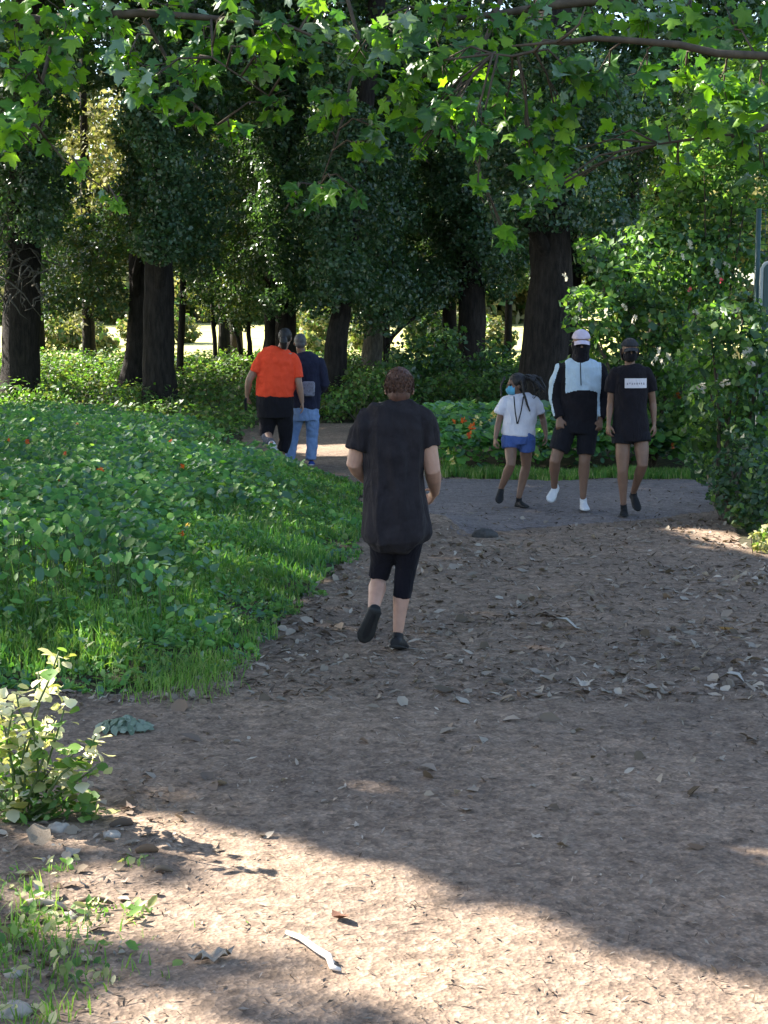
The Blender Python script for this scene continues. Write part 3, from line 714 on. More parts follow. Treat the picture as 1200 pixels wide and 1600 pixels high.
# ------------------------------------------------------------------ green gate at the right edge
g0 = at(1185, 600, 16.2); gz = Hs(g0.x, 16.2)
gate_m = rough_mat('dark green paint', [(.025, .06, .058), (.04, .085, .08)], scale=6, rough=.45, bump=.1, spec=.4)
rail_m = rough_mat('pale weathered rail', [(.30, .34, .33), (.45, .48, .46)], scale=9, rough=.6, bump=.2)
e = empty('green_gate', (g0.x, 16.2, gz), 'dark green metal gate with pale frame half hidden by shrubs at the right edge', 'gate')
off = (g0.x, 16.2, gz)
zt = at(1180, 412, 16.2).z; mb = MB(); xx = g0.x
mb.tube([(xx, 16.2, gz), (xx, 16.2, zt - .05), (xx + .03, 16.2, zt), (xx + .12, 16.2, zt + .03), (xx + 1.3, 16.2, zt + .05)], [.02] * 5, 8); mb.build('frame', rail_m, e, off=off)
for k in range(5):
    mb = MB(); mb.box((xx + .14 + k * .245, 16.2, (gz + zt) / 2), (.235, .02, zt - gz - .02)); mb.build('panel', gate_m, e, False, off)
zp = at(1180, 325, 16.2).z
mb = MB(); mb.tube([(xx - .03, 16.28, gz), (xx - .03, 16.28, zp)], [.028, .028], 8); mb.tube([(xx + 1.3, 16.28, gz), (xx + 1.3, 16.28, zp)], [.028, .028], 8); mb.build('post', gate_m, e, off=off)
mb = MB()
for k in range(9): mb.tube([(xx - .03, 16.28, zt + .06 + k * .07), (xx + 1.3, 16.28, zt + .06 + k * .07)], [.004, .004], 4)
for k in range(18): mb.tube([(xx - .03 + k * .075, 16.28, zt), (xx - .03 + k * .075, 16.28, zp)], [.004, .004], 4)
mb.build('wire_mesh', gate_m, e, off=off, kind='stuff')

# ------------------------------------------------------------------ the grass island
def sample_poly(poly, n, ymax=30, p=1.0):
    xs = [a for a, b in poly]; ys = [b for a, b in poly]
    X = rng.uniform(max(min(xs), -7), max(xs), n * 3)
    u = rng.random(n * 3); y0, y1 = min(ys), min(max(ys), ymax)
    Y = y0 * (y1 / y0) ** (u ** p)
    k = inpoly(X, Y, poly) & (np.abs(X) < Y * .29 + .4)
    return X[k][:n], Y[k][:n]
ix, iy = sample_poly(ISLAND, 120000, p=1.05)
edge = segdist(ix, iy, ISLAND[:14], False)
fr_ = np.exp(-edge / .35); ix = ix + fr_ * .5 * (fbm(ix * 4, iy * 3, 41) - .42); iy = iy - fr_ * .7 * (fbm(ix * 3.5, iy * 3, 42) - .42)
nastf = np.clip((fbm(ix * .8, iy * .5, 44) - .42) * 4 + (-.9 - ix - (iy - 11) * .10) * 1.1, 0, 1) * np.clip((iy - 8.6) / 2.2, 0, 1)
k = rng.random(len(ix)) > nastf * .35
gx_, gy_, ge = ix[k], iy[k], edge[k]
tuft = fbm(gx_ * 3.2, gy_ * 2.2, 51)
k = (rng.random(len(gx_)) < np.clip((tuft - .36) * 5 + np.clip(ge * 1.5, 0, .6), .02, 1)); gx_, gy_, ge, tuft = gx_[k], gy_[k], ge[k], tuft[k]
hh = .04 + .13 * np.clip(ge / 1.2, .1, 1) + .12 * (tuft - .4)
near = (gy_ < 10.5 + .8 * tuft) & (ge < 1.6)
grass_blades(gx_[near], gy_[near], hh[near], .009, [M['grass_fresh'], M['grass']], 'fresh_grass', probs=[.65, .35])
grass_blades(gx_[~near], gy_[~near], hh[~near], .011 + .0004 * gy_[~near], [M['grass'], M['grass_fresh'], M['nast_leaf2']], 'grass', probs=[.62, .26, .12])
# small broad leaves between the blades
k = rng.random(len(ix)) < .42; a, b = ix[k], iy[k]
NRm = np.stack([rng.normal(size=len(a)) * .6, rng.normal(size=len(a)) * .6 - .3, np.ones(len(a))], -1)
leaves('ground_leaves', np.stack([a, b, H(a, b) + (.04 + .16 * rng.random(len(a))) * np.clip(edge[k], .15, 1)], -1), NRm, .036 * (.5 + rng.random(len(a)) ** 2 * 1.6), OV, [M['nast_leaf'], M['grass_fresh'], M['nast_leaf2']], probs=[.5, .3, .2])
# nasturtiums
k = rng.random(len(ix)) < nastf * .26; a, b = ix[k], iy[k]; ed = edge[k]
hn = (.13 + .26 * fbm(a * 1.4, b * 1.0, 60) + .15 * np.clip(-a - 1.0, 0, 1)) * np.clip(ed / .6, .25, 1) * (rng.random(len(a)) ** .3)
ori = Vector((-3.2, 12.5, Hs(-3.2, 12.5)))
e = empty('nasturtium_patch', ori, 'big nasturtium patch with round leaves and orange flowers on the left grass bank', 'plants')
big = np.zeros(len(a), bool)
cand = np.where((np.abs(a) < b * .25) & (b < 15) & (hn > .2))[0]
cand = cand[np.argsort(b[cand] - 9 * hn[cand])][:285]; big[cand] = True
n = int((~big).sum()); Pn = np.stack([a, b, H(a, b) + hn], -1)
NRn = np.stack([.5 * rng.normal(size=len(a)), .5 * rng.normal(size=len(a)) - .5, np.ones(len(a))], -1)
leaves('leaf_mass', Pn[~big], NRn[~big], .052 * (.5 + .9 * rng.random(n)), NS, [M['nast_leaf'], M['nast_leaf2']], e, off=ori, probs=[.72, .28])
V, F = scatter(np.zeros((1, 3)), np.array([[0, 0, 1.0]]), np.array([.068]), NS_V, NS_F)
lm = [np_mesh('leaf', V, F, [M['nast_leaf']]), np_mesh('leaf', V, F, [M['nast_leaf2']])]
for q, i in enumerate(cand):
    o = link('leaf', lm[1 if q % 4 == 0 else 0], e, Vector(Pn[i]) - ori); s = random.uniform(.6, 1.25); o.scale = (s, s, s)
    o.rotation_euler = Vector(NRn[i]).to_track_quat('Z', 'Y').to_euler()
stm = MB()
for i in cand[::2]: stm.tube([Vector(Pn[i]) - Vector((random.uniform(-.05, .05), random.uniform(-.05, .05), hn[i])), Vector(Pn[i]) - Vector((0, 0, .01))], [.003, .0025], 4)
stm.build('stems', M['stem'], e, off=ori, kind='stuff')
flowers(e, ori, [(43, 690, 14.5), (102, 710, 13.8), (52, 765, 12.3), (5, 783, 11.8), (156, 735, 13.5), (268, 690, 16.5), (190, 858, 10.6), (212, 873, 10.4), (285, 835, 11), (165, 845, 10.8), (14, 688, 15), (92, 752, 12.5), (120, 662, 17), (66, 862, 10.3), (285, 730, 14)], M['orange_petal'], .028)
flowers(e, ori, [(20, 900, 9.6), (235, 705, 15.5), (292, 820, 11.2)], M['yellow_petal'], .03)
# ------------------------------------------------------------------ the two maples whose boughs hang into the top of the view
def ngz(p): return (Vector(p) - SUN * (p[2] / SUN.z)).xy
MAPLES = []
for nm, lab, x, y in (('maple_tree', 'maple reaching in from the right with a long bare bough across the top right', 3.7, 7.6), ('maple_tree', 'maple reaching in from the left with clusters of bright lobed leaves', -3.9, 8.4)):
    z = Hs(x, y); e = empty(nm, (x, y, z), lab, 'tree', 'maples hanging over the path')
    mb = MB(); mb.tube([(x + .05 * math.sin(k), y + .04 * math.cos(k * 2), z - .1 + k * 1.1) for k in range(10)], [.30, .24] + [.22 - .018 * k for k in range(8)], 16, True, (1, 0, 0), .1, x)
    mb.build('trunk', M['bark_pale'], e, off=(x, y, z)); MAPLES.append((e, Vector((x, y, z)), x, y))
LIMBS = [
 (0, [(3.7, 7.6, 2.6), at(1330, 110, 7.3), at(1200, 88, 7.0), at(1120, 84, 6.9), at(1060, 70, 6.9), at(990, 64, 6.9), at(930, 60, 6.9), at(870, 66, 6.9), at(800, 72, 6.9)], [.06, .04, .022, .020, .019, .017, .014, .010, .005]),
 (0, [(3.7, 7.6, 3.2), at(1350, 10, 7.8), at(1150, -20, 7.8), at(980, -5, 7.8), at(860, 8, 7.8), at(790, 20, 7.8), at(700, 30, 7.8), at(640, 10, 7.8)], [.07, .05, .04, .033, .026, .02, .013, .007]),
 (0, [at(930, 60, 6.9), at(880, 68, 7.0), at(850, 64, 7.0), at(835, 80, 7.1), at(800, 88, 7.1), at(770, 84, 7.1)], [.015, .013, .011, .009, .007, .004]),
 (0, [at(870, 66, 6.9), at(890, 52, 6.8), at(905, 38, 6.8), at(915, 10, 6.8)], [.009, .008, .006, .004]),
 (0, [at(1350, 10, 7.8), at(1260, 160, 7.6), at(1180, 210, 7.5), at(1100, 215, 7.5), at(1030, 225, 7.5)], [.03, .022, .015, .01, .005]),
 (0, [(3.7, 7.6, 4.4), (2.5, 8.2, 4.7), (1.0, 8.3, 4.6), (-.4, 8.2, 4.3), (-1.0, 8.2, 4.1)], [.07, .055, .04, .02, .01]),
 (0, [(1.0, 8.3, 4.6), at(760, 60, 8.2), at(720, 130, 8.1), at(690, 175, 8.1)], [.02, .014, .009, .004]),
 (0, [(-.4, 8.2, 4.3), at(560, 60, 8.1), at(540, 170, 8.1), at(520, 235, 8.0), at(500, 290, 8.0)], [.016, .011, .008, .006, .003]),
 (1, [(-3.9, 8.4, 3.2), at(-250, 60, 8.0), at(-60, 40, 7.6), at(90, 30, 7.4), at(220, 20, 7.3), at(330, 28, 7.3), at(450, 40, 7.3), at(520, 70, 7.3)], [.08, .06, .04, .03, .022, .016, .01, .005]),
 (1, [at(90, 30, 7.4), at(70, 110, 7.2), at(50, 190, 7.1), at(100, 250, 7.0), at(170, 300, 7.0)], [.014, .01, .008, .005, .003]),
 (1, [at(220, 20, 7.3), at(260, 90, 7.4), at(290, 150, 7.4), at(340, 195, 7.4)], [.012, .009, .006, .003]),
 (1, [at(330, 28, 7.3), at(332, 90, 7.1), at(420, 150, 7.1)], [.008, .006, .003]),
]
for k, pts, rad in LIMBS:
    rad = [q * .85 for q in rad]
    e, r_, _, _ = MAPLES[k]; mb = MB(); mb.tube(pts, rad, 9, True, None, .12, k + len(pts)); mb.build('limb', M['twig'], e, off=r_)
CL = [  # px, py, radius px, depth, leaves, maple
 (20, 40, 70, 7.4, 22, 1), (110, 40, 70, 7.2, 24, 1), (40, 120, 55, 7.0, 16, 1), (20, 205, 48, 6.8, 16, 1), (60, 200, 36, 7.1, 8, 1), (180, 40, 60, 7.4, 16, 1), (260, 20, 60, 7.4, 16, 1),
 (125, 262, 16, 6.9, 2, 1), (185, 316, 20, 6.9, 3, 1), (160, 305, 10, 7.0, 1, 1), (110, 110, 45, 7.4, 8, 1), (235, 125, 42, 7.1, 12, 1), (265, 160, 32, 7.2, 7, 1), (305, 120, 45, 7.2, 13, 1), (320, 75, 45, 7.3, 10, 1), (300, 185, 25, 7.2, 4, 1),
 (365, 20, 40, 7.0, 8, 1), (430, 50, 40, 6.8, 10, 1), (470, 80, 38, 6.9, 9, 1), (390, 75, 25, 6.9, 4, 1), (430, 160, 36, 7.5, 8, 1), (360, 210, 30, 7.8, 6, 1), (400, 120, 40, 7.5, 8, 1), (200, 90, 35, 7.2, 6, 1), (500, 20, 55, 7.5, 14, 1),
 (520, 150, 38, 7.7, 9, 0), (500, 190, 26, 7.8, 4, 0), (455, 312, 22, 7.6, 3, 0), (500, 310, 26, 7.6, 5, 0), (520, 285, 22, 7.7, 3, 0), (575, 235, 32, 7.6, 7, 0), (560, 300, 18, 7.9, 2, 0), (590, 200, 28, 7.8, 5, 0),
 (560, 80, 55, 7.6, 14, 0), (620, 70, 60, 7.4, 18, 0), (640, 140, 55, 7.4, 18, 0), (690, 95, 55, 7.3, 18, 0), (700, 175, 50, 7.2, 20, 0), (740, 205, 38, 7.1, 12, 0), (650, 200, 40, 7.4, 10, 0), (760, 110, 55, 7.4, 16, 0), (790, 165, 45, 7.4, 12, 0),
 (745, 297, 14, 7.2, 2, 0), (655, 235, 15, 7.3, 2, 0), (790, 370, 28, 7.7, 6, 0), (825, 320, 22, 7.6, 4, 0), (860, 295, 28, 7.4, 6, 0), (830, 260, 28, 7.4, 7, 0), (880, 240, 30, 7.6, 7, 0), (820, 215, 34, 7.4, 9, 0), (870, 180, 45, 7.5, 10, 0),
 (840, 40, 55, 7.6, 14, 0), (770, 30, 55, 7.6, 12, 0), (700, 20, 60, 7.7, 14, 0), (890, 110, 38, 7.2, 8, 0), (950, 130, 45, 7.2, 10, 0), (1010, 125, 38, 7.0, 9, 0), (930, 30, 40, 7.8, 8, 0), (1010, 30, 50, 7.6, 14, 0), (1080, 30, 50, 7.4, 14, 0),
 (1140, 45, 50, 7.2, 14, 0), (1185, 40, 45, 7.1, 12, 0), (1070, 120, 40, 7.2, 9, 0), (1130, 135, 40, 7.0, 11, 0), (1185, 150, 45, 7.0, 12, 0), (1100, 190, 40, 7.3, 9, 0), (1160, 215, 38, 7.4, 8, 0), (1040, 215, 34, 7.6, 6, 0), (960, 215, 30, 7.8, 5, 0), (1195, 260, 40, 7.5, 7, 0), (1060, 260, 20, 7.6, 3, 0), (905, 280, 18, 7.7, 2, 0),
]
LM = [M['maple_leaf'], leaf_mat('maple leaf undersides with sky sheen', [(.10, .19, .10), (.16, .25, .16), (.22, .30, .22)], .35, .35, .6, (1.3, 1.5, .5)), leaf_mat('deep green maple leaves', [(.03, .10, .02), (.045, .13, .025), (.06, .16, .03)], .45, .4, .5, (1.7, 1.8, .4))]  # undersides silvered in colour for the sky they reflect
lp = {0: [], 1: []}
for (a, b, r, Y, n, k) in CL:
    n = int(n * 2.3) + 1
    c = at(a, b, Y); rr = r / FPX * Y
    for j in range(n):
        d = Vector((random.gauss(0, 1), random.gauss(0, 1.4), random.gauss(0, 1))); d = d * (rr / max(d.length, .6) * random.random() ** .5)
        lp[k].append(tuple(c + d) + (a / 1200,))
    e, r_, _, _ = MAPLES[k]
tw = {0: MB(), 1: MB()}
LP_ = {k: [Vector(p) for kk, pts, _ in LIMBS if kk == k for i, p in enumerate(pts) if i > 0] for k in (0, 1)}
LPD = {}
for k in (0, 1):
    dense = []
    for kk, pts, _ in LIMBS:
        if kk != k: continue
        for i in range(1, len(pts)):
            for t in (0, .25, .5, .75, 1): dense.append(Vector(pts[i - 1]).lerp(Vector(pts[i]), t))
    LPD[k] = dense
for (a, b, r, Y, n, k) in CL:
    c = at(a, b, Y); s = min(LPD[k], key=lambda q: (q - c).length + .35 * max(0, c.z - q.z))
    m = s.lerp(c, .5) + Vector((random.uniform(-.03, .03), random.uniform(-.03, .03), .05))
    tw[k].tube([s, m, c, c + Vector((random.uniform(-.05, .05), 0, -.06))], [.006, .005, .0035, .002], 5)
    for j in range(max(2, n // 2)):
        d = Vector((random.gauss(0, 1), random.gauss(0, 1), random.gauss(0, 1))).normalized() * (r / FPX * Y * .8)
        tw[k].tube([m.lerp(c, random.random()), c + d * .5 + Vector((0, 0, .02)), c + d], [.003, .0025, .0015], 4)
for k in (0, 1):
    e, r_, _, _ = MAPLES[k]; tw[k].build('twigs', M['twig'], e, off=r_, kind='stuff')
    P = np.array(lp[k]); n = len(P)
    NR = np.stack([rng.normal(size=n) * .55, -.75 + .6 * rng.normal(size=n), .65 + .45 * rng.normal(size=n)], -1)
    S = .094 * (.6 + .8 * rng.random(n))
    order = np.argsort(-S); ob = order[:290]; rest = order[290:]
    temps = []
    for q in range(6):
        V = MP_V.copy(); V[:, 2] += .12 * np.sin(V[:, 0] * 5 + q) * (.5 + q * .2); V[:, 0] *= 1 + .06 * (q % 3)
        for mm in LM: temps.append(np_mesh('leaf', V, MP_F, [mm]))
    for i in ob:
        mi = random.choices([0, 1, 2], [.55, .13, .32])[0] if P[i, 3] < .5 else random.choices([0, 1, 2], [.42, .08, .5])[0]
        o = link('leaf', temps[random.randrange(6) * 3 + mi], e, Vector(P[i, :3]) - r_)
        nv = Vector(NR[i]).normalized(); t = Vector((random.gauss(0, .5), random.gauss(0, .3), -1)); t = (t - nv * t.dot(nv)).normalized(); bx = t.cross(nv)
        mt = Matrix((bx, t, nv)).transposed(); o.rotation_euler = mt.to_euler(); o.scale = (S[i],) * 3
    if len(rest):
        leaves('leaf_mass', P[rest, :3], NR[rest], S[rest], MP, LM, e, off=r_, probs=[.5, .1, .4], droop=np.array([[0, 0, -1.0]]))

# leaf layer added out of frame, shaped to shade the path and leave gaps
SUNNY = [G(*p) for p in (
 [(235, 1292), (330, 1290), (520, 1330), (700, 1395), (900, 1460), (1220, 1535), (1500, 1640), (1500, 2000), (600, 2000), (560, 1680), (575, 1590), (520, 1540), (420, 1515), (280, 1490), (220, 1410)],
 [(100, 1560), (330, 1530), (470, 1575), (480, 1680), (200, 1700)],
 [(40, 1350), (160, 1330), (240, 1400), (200, 1480), (60, 1470), (-60, 1400)],
 [(530, 1210), (640, 1205), (715, 1235), (690, 1252), (560, 1245)],
 [(1110, 1300), (1210, 1290), (1230, 1340), (1130, 1350)],
 [(1040, 828), (1130, 828), (1240, 850), (1230, 880), (1120, 862)],
 [(450, 694), (575, 694), (570, 712), (500, 716), (440, 706)])]
# gaps through which single things catch the sun: (x, y, z, radius)
SPOTS = [tuple(at(a, b, Y)) + (r,) for a, b, Y, r in ((60, 1120, 5.8, .26), (40, 1200, 5.7, .25), (80, 1050, 5.8, .2), (920, 480, 18.9, .45), (1000, 400, 19.5, .4), (1190, 845, 12.5, .3), (1090, 450, 19.5, .35),
         (1150, 500, 15.4, .25), (1100, 250, 20, .5), (1160, 200, 20, .4), (30, 180, 7, .25), (240, 120, 7.2, .3), (440, 60, 6.9, .28), (300, 110, 7.2, .25), (700, 160, 7.2, .25), (1020, 130, 7.0, .2), (1150, 130, 7.0, .25), (620, 80, 7.4, .3), (110, 40, 7.2, .3), (500, 310, 7.6, .15), (185, 310, 7, .15), (930, 360, 19.5, .3))]
n = 190000
gx2 = rng.uniform(-10, 10.5, n); gy2 = rng.uniform(1.0, 27, n)
lit = np.zeros(n, bool)
wx = gx2 + .07 * rng.normal(size=n) + .22 * (fbm(gx2 * 2.2, gy2 * 2.2, 77) - .5) * 2; wy = gy2 + .07 * rng.normal(size=n) + .22 * (fbm(gx2 * 2.2 + 7, gy2 * 2.2, 78) - .5) * 2
for q, p in enumerate(SUNNY): lit |= inpoly(wx, wy, p) & (rng.random(n) < (.85 if q == 3 else 1))
for (x, y, z, r) in SPOTS:
    s = ngz((x, y, z)); lit |= np.hypot(gx2 - s.x, gy2 - s.y) < r
dapple = vnoise(gx2 * 2.1, gy2 * 1.6, 90) > .60
bank = inpoly(gx2, gy2, ISLAND)
keepp = np.where(bank, .38, .97); keepp = np.where((gx2 > 1.7) & (gy2 < 8), .80, keepp); keepp = np.where((gx2 > 4.2) & (gy2 > 11.5), .36, keepp); keepp = np.where((gx2 > .9) & (gy2 > 18.9), .5, keepp)
keepp = np.where(inpoly(gx2, gy2, G((80, 1500), (560, 1500), (620, 1600), (620, 2000), (0, 2000))), .5, keepp)
k = ~lit & (rng.random(n) < keepp); gx2, gy2 = gx2[k], gy2[k]
z = rng.uniform(8.6, 10.6, len(gx2))
P = np.stack([gx2, gy2, np.zeros(len(gx2))], -1) + np.array(SUN)[None] * (z / SUN.z)[:, None]
NR = np.array(SUN)[None] + .45 * rng.normal(size=P.shape)
side = P[:, 0] + .12 * (P[:, 1] - 12) > -3.0
for k, msk in ((0, side), (1, ~side)):
    e, r_, x, y = MAPLES[k]
    leaves('added_shade_canopy', P[msk], NR[msk], .21 * (.7 + .5 * rng.random(int(msk.sum()))), RH, [M['mid_leaf']], e, off=r_)  # unseen leaves added to block the sun, parented to the maples
    for j in range(9):
        q = P[msk][rng.integers(int(msk.sum()))]; s = Vector((x, y, 6 + j * .4)); c = Vector(q)
        mb = MB(); mb.tube([s, s.lerp(c, .35) + Vector((0, 0, .8)), s.lerp(c, .7) + Vector((0, 0, .5)), c], [.1, .075, .05, .015], 7); mb.build('limb', M['twig'], e, off=r_)  # limbs tie the added shade leaves to the maple trunks
# ------------------------------------------------------------------ people
def patch(mb, c, B, rad, a0, a1, e0, e1, th=.004, na=16, ne=9):
    V = []
    for s in (1.0, 0.0):
        for i in range(ne + 1):
            el = RAD(e0 + (e1 - e0) * i / ne)
            for j in range(na + 1):
                az = RAD(a0 + (a1 - a0) * j / na)
                q = Vector(((rad[0] + th * s) * math.sin(az) * math.cos(el), (rad[1] + th * s) * math.cos(az) * math.cos(el), (rad[2] + th * s) * math.sin(el)))
                V.append(Vector(c) + B @ q)
    m = (ne + 1) * (na + 1); F = []
    I = lambda s, i, j: s * m + i * (na + 1) + j
    for i in range(ne):
        for j in range(na):
            F.append((I(0, i, j), I(0, i, j + 1), I(0, i + 1, j + 1), I(0, i + 1, j))); F.append((I(1, i, j), I(1, i + 1, j), I(1, i + 1, j + 1), I(1, i, j + 1)))
    for j in range(na):
        F.append((I(0, 0, j), I(1, 0, j), I(1, 0, j + 1), I(0, 0, j + 1))); F.append((I(0, ne, j), I(0, ne, j + 1), I(1, ne, j + 1), I(1, ne, j)))
    for i in range(ne):
        F.append((I(0, i, 0), I(0, i + 1, 0), I(1, i + 1, 0), I(1, i, 0))); F.append((I(0, i, na), I(1, i, na), I(1, i + 1, na), I(0, i + 1, na)))
    mb.add(V, F)
def basis(f, up=(0, 0, 1)):
    f = Vector(f).normalized(); u = Vector(up); u = (u - f * u.dot(f)).normalized(); r = f.cross(u)
    return Matrix((r, f, u)).transposed()
def head(mb, c, B, s=1.0):
    """skull, jaw, nose, brow, lips, ears; c is the middle of the head"""
    w = lambda x, y, z: Vector(c) + B @ Vector((x * s, y * s, z * s))
    mb.ball(w(0, -.012, .03), (.076 * s, .095 * s, .088 * s), B)
    mb.ball(w(0, .018, -.035), (.060 * s, .068 * s, .075 * s), B)
    mb.ball(w(0, .058, -.088), (.026 * s, .022 * s, .020 * s), B)
    mb.tube([w(0, .082, .022), w(0, .096, -.006), w(0, .108, -.026), w(0, .088, -.036)], [(.008 * s, .010 * s), (.010 * s, .012 * s), (.016 * s, .012 * s), (.013 * s, .006 * s)], 8, ref=B @ Vector((1, 0, 0)))
    mb.ball(w(0, .078, .030), (.045 * s, .016 * s, .009 * s), B); mb.ball(w(0, .080, -.058), (.024 * s, .014 * s, .010 * s), B)
    for k in (-1, 1):
        mb.ball(w(k * .077, -.008, -.008), (.010 * s, .020 * s, .032 * s), B); mb.ball(w(k * .045, .052, -.020), (.020 * s, .022 * s, .020 * s), B)
def eyes(parent, c, B, s, root):
    for k in (-1, 1):
        mb = MB(); mb.ball(Vector(c) + B @ Vector((k * .031 * s, .079 * s, .010 * s)), .0125 * s, seg=10, rings=7); mb.build('eye', M['eye'], parent, off=root)
def hand(mb, W, d, n, th, s=1.0, curl=.5):
    """W wrist, d finger direction, n palm normal, th side the thumb leaves"""
    d = Vector(d).normalized(); n = Vector(n); n = (n - d * n.dot(d)).normalized(); x = d.cross(n)
    if x.dot(Vector(th)) < 0: x = -x
    W = Vector(W)
    mb.tube([W - d * .02 * s, W + d * .02 * s, W + d * .055 * s, W + d * .09 * s], [(.026 * s, .019 * s), (.032 * s, .018 * s), (.041 * s, .016 * s), (.042 * s, .013 * s)], 12, ref=x)
    for i, (o, l) in enumerate(((.031, .068), (.0105, .077), (-.0105, .071), (-.031, .055))):
        b = W + d * .080 * s + x * o * s; a = curl * (1 + .12 * i); p = [b]; q = d.copy()
        sp = x * (.10 * (1.5 - i))
        for j, f in enumerate((.46, .32, .26)):
            q = (d * math.cos(a * (j + .6)) + n * math.sin(a * (j + .6)) + sp).normalized(); p.append(p[-1] + q * l * f * s)
        mb.limb(p, [.0095 * s, .009 * s, .0085 * s, .0075 * s], 8)
    b = W + d * .025 * s + x * .026 * s
    q1 = (d * .65 + x * .7 + n * .35).normalized(); q2 = (d * .9 + x * .2 + n * .45).normalized()
    mb.limb([b, b + q1 * .036 * s, b + q1 * .036 * s + q2 * .030 * s, b + q1 * .036 * s + q2 * .052 * s], [.014 * s, .0115 * s, .010 * s, .0085 * s], 8)
def arm(mb, S, E, W, r=(.052, .046, .038, .043, .034, .024)):
    S, E, W = Vector(S), Vector(E), Vector(W)
    mb.limb([S, S.lerp(E, .5), E, E.lerp(W, .25), E.lerp(W, .65), W], list(r), 12)
def leg(mb, Hp, K, A, r=(.085, .072, .054, .056, .045, .034), back=(0, 0, 0)):
    Hp, K, A = Vector(Hp), Vector(K), Vector(A); b = Vector(back)
    mb.limb([Hp, Hp.lerp(K, .55), K, K.lerp(A, .28) + b, K.lerp(A, .6) + b * .5, A], list(r), 14)
def shoe(parent, root, heel, toe, up, mat, sole_mat, w=.044, h=.045, name='shoe', collar=None):
    """closed low shoe from heel to toe; up points from sole to instep"""
    heel, toe = Vector(heel), Vector(toe); d = (toe - heel).normalized(); u = Vector(up); u = (u - d * u.dot(d)).normalized(); x = d.cross(u); L = (toe - heel).length
    mb = MB(); prof = [(0, .62, .75, .62), (.08, .78, 1.0, .66), (.25, .82, 1.15, .74), (.42, .86, 1.1, .70), (.6, .98, .80, .50), (.78, 1.0, .60, .38), (.93, .78, .45, .30), (1.0, .45, .3, .24)]
    mb.tube([heel + d * L * t + u * h * c for t, a, b, c in prof], [(w * a, h * b * .72) for t, a, b, c in prof], 14, ref=x)
    if collar is not None: mb.tube([heel + d * L * .22 + u * h * 1.0, Vector(collar)], [(w * .8, w * .95), (w * .74, w * .86)], 12, ref=x)
    me = remeshed(mb, name, mat, .006, 3, off=root); o = link(name, me, parent)
    mb = MB(); mb.tube([heel + d * L * t + u * .010 for t in (-.02, .05, .3, .6, .8, .95, 1.02)], [(w * a, .011) for a in (.55, .82, .8, 1.0, 1.05, .8, .45)], 14, ref=x)
    mb.build('sole', sole_mat, o, off=None if False else root)
    return o
def loft(mb, P, rows, seg=28):
    """rows: (py, pxL, pxR, half depth, dy)"""
    pts = []; rad = []
    for (py, a, b, ry, dy) in rows:
        l, r = P(a, py, dy), P(b, py, dy); pts.append((l + r) / 2); rad.append(((r - l).length / 2, ry))
    mb.tube(pts, rad, seg, ref=(1, 0, 0))
def sleeve(mb, neck, pts, rad):
    """sleeve whose shoulder slopes down from the neck"""
    r0 = rad[0][0] if isinstance(rad[0], tuple) else rad[0]
    n = Vector(neck); p0 = Vector(pts[0]) - Vector((0, 0, r0 * .45)); q = [Vector(p) for p in pts]; q[0] = p0
    mb.limb([n, n.lerp(p0, .5) + Vector((0, 0, .004)), p0], [r0 * .62, r0 * .80, r0 * .98], 16)
    mb.tube(q, rad, 18, ref=(1, 0, 0))
def dress(name, mb, mat, parent, root, wr=(.005, 7, 5, 1), voxel=.0075, smooth=3, mats=None, fn=None):
    me = remeshed(mb, name, mat, voxel, smooth, off=root, wrinkle=wr)
    if fn:
        me.materials.clear()
        for m in mats: me.materials.append(m)
        mi = [fn(p.center + Vector(root), p.normal) for p in me.polygons]
        me.polygons.foreach_set('material_index', mi)
    return link(name, me, parent)
def person(label, mb, mat, root, group=None):
    me = remeshed(mb, 'person', mat, .0065, 4, deci=.5, off=root)
    o = link('person', me, None, root); tag(o, label, 'person', group); return o
def PF(Y, fx, fy):
    g = at(fx, fy, Y); dz = GZs(g.x, Y) - g.z
    return (lambda a, b, dy=0.0: at(a, b, Y + dy) + Vector((0, 0, dz))), Vector((g.x, Y, GZs(g.x, Y)))

M['eye'] = rough_mat('eye', [(.02, .015, .01), (.03, .02, .015)], rough=.2, bump=0, spec=.6)
SK_L = skin('light skin', (.52, .30, .22)); SK_M = skin('tan skin', (.34, .20, .145)); SK_D = skin('brown skin', (.22, .125, .085))
BLK = cloth('black jersey', (.010, .009, .012), (.015, .013, .017)); BLK2 = cloth('charcoal shorts cloth', (.014, .014, .019)); NAVY = cloth('navy cloth', (.016, .018, .038), (.024, .026, .05))
PURP = cloth('dark purple lycra', (.007, .006, .010), (.010, .009, .013), .1)
ORG = cloth('orange jersey', (.88, .085, .035), (.82, .07, .028)); WHT = cloth('white jersey', (.62, .60, .68), (.7, .68, .74)); PBL = cloth('pale blue cloth', (.42, .52, .62), (.5, .6, .68))
DEN = cloth('blue denim', (.14, .22, .42), (.24, .34, .54)); DEN2 = cloth('denim shorts', (.05, .09, .26), (.08, .13, .34)); GREYL = cloth('grey leggings', (.06, .065, .09), (.09, .095, .12))
SHB = rough_mat('black shoe', [(.012, .012, .013), (.022, .022, .024)], rough=.6, bump=.1); SOB = rough_mat('dark rubber', [(.02, .02, .02), (.035, .035, .035)], rough=.8)
SHW = rough_mat('white shoe', [(.6, .6, .62), (.72, .72, .74)], rough=.6, bump=.1); SOW = rough_mat('pale rubber', [(.5, .5, .5), (.6, .6, .6)], rough=.8)
SHBL = rough_mat('blue shoe', [(.02, .05, .22), (.03, .07, .3)], rough=.6); SHG = rough_mat('beige shoe', [(.3, .26, .22), (.42, .37, .32)], rough=.7)
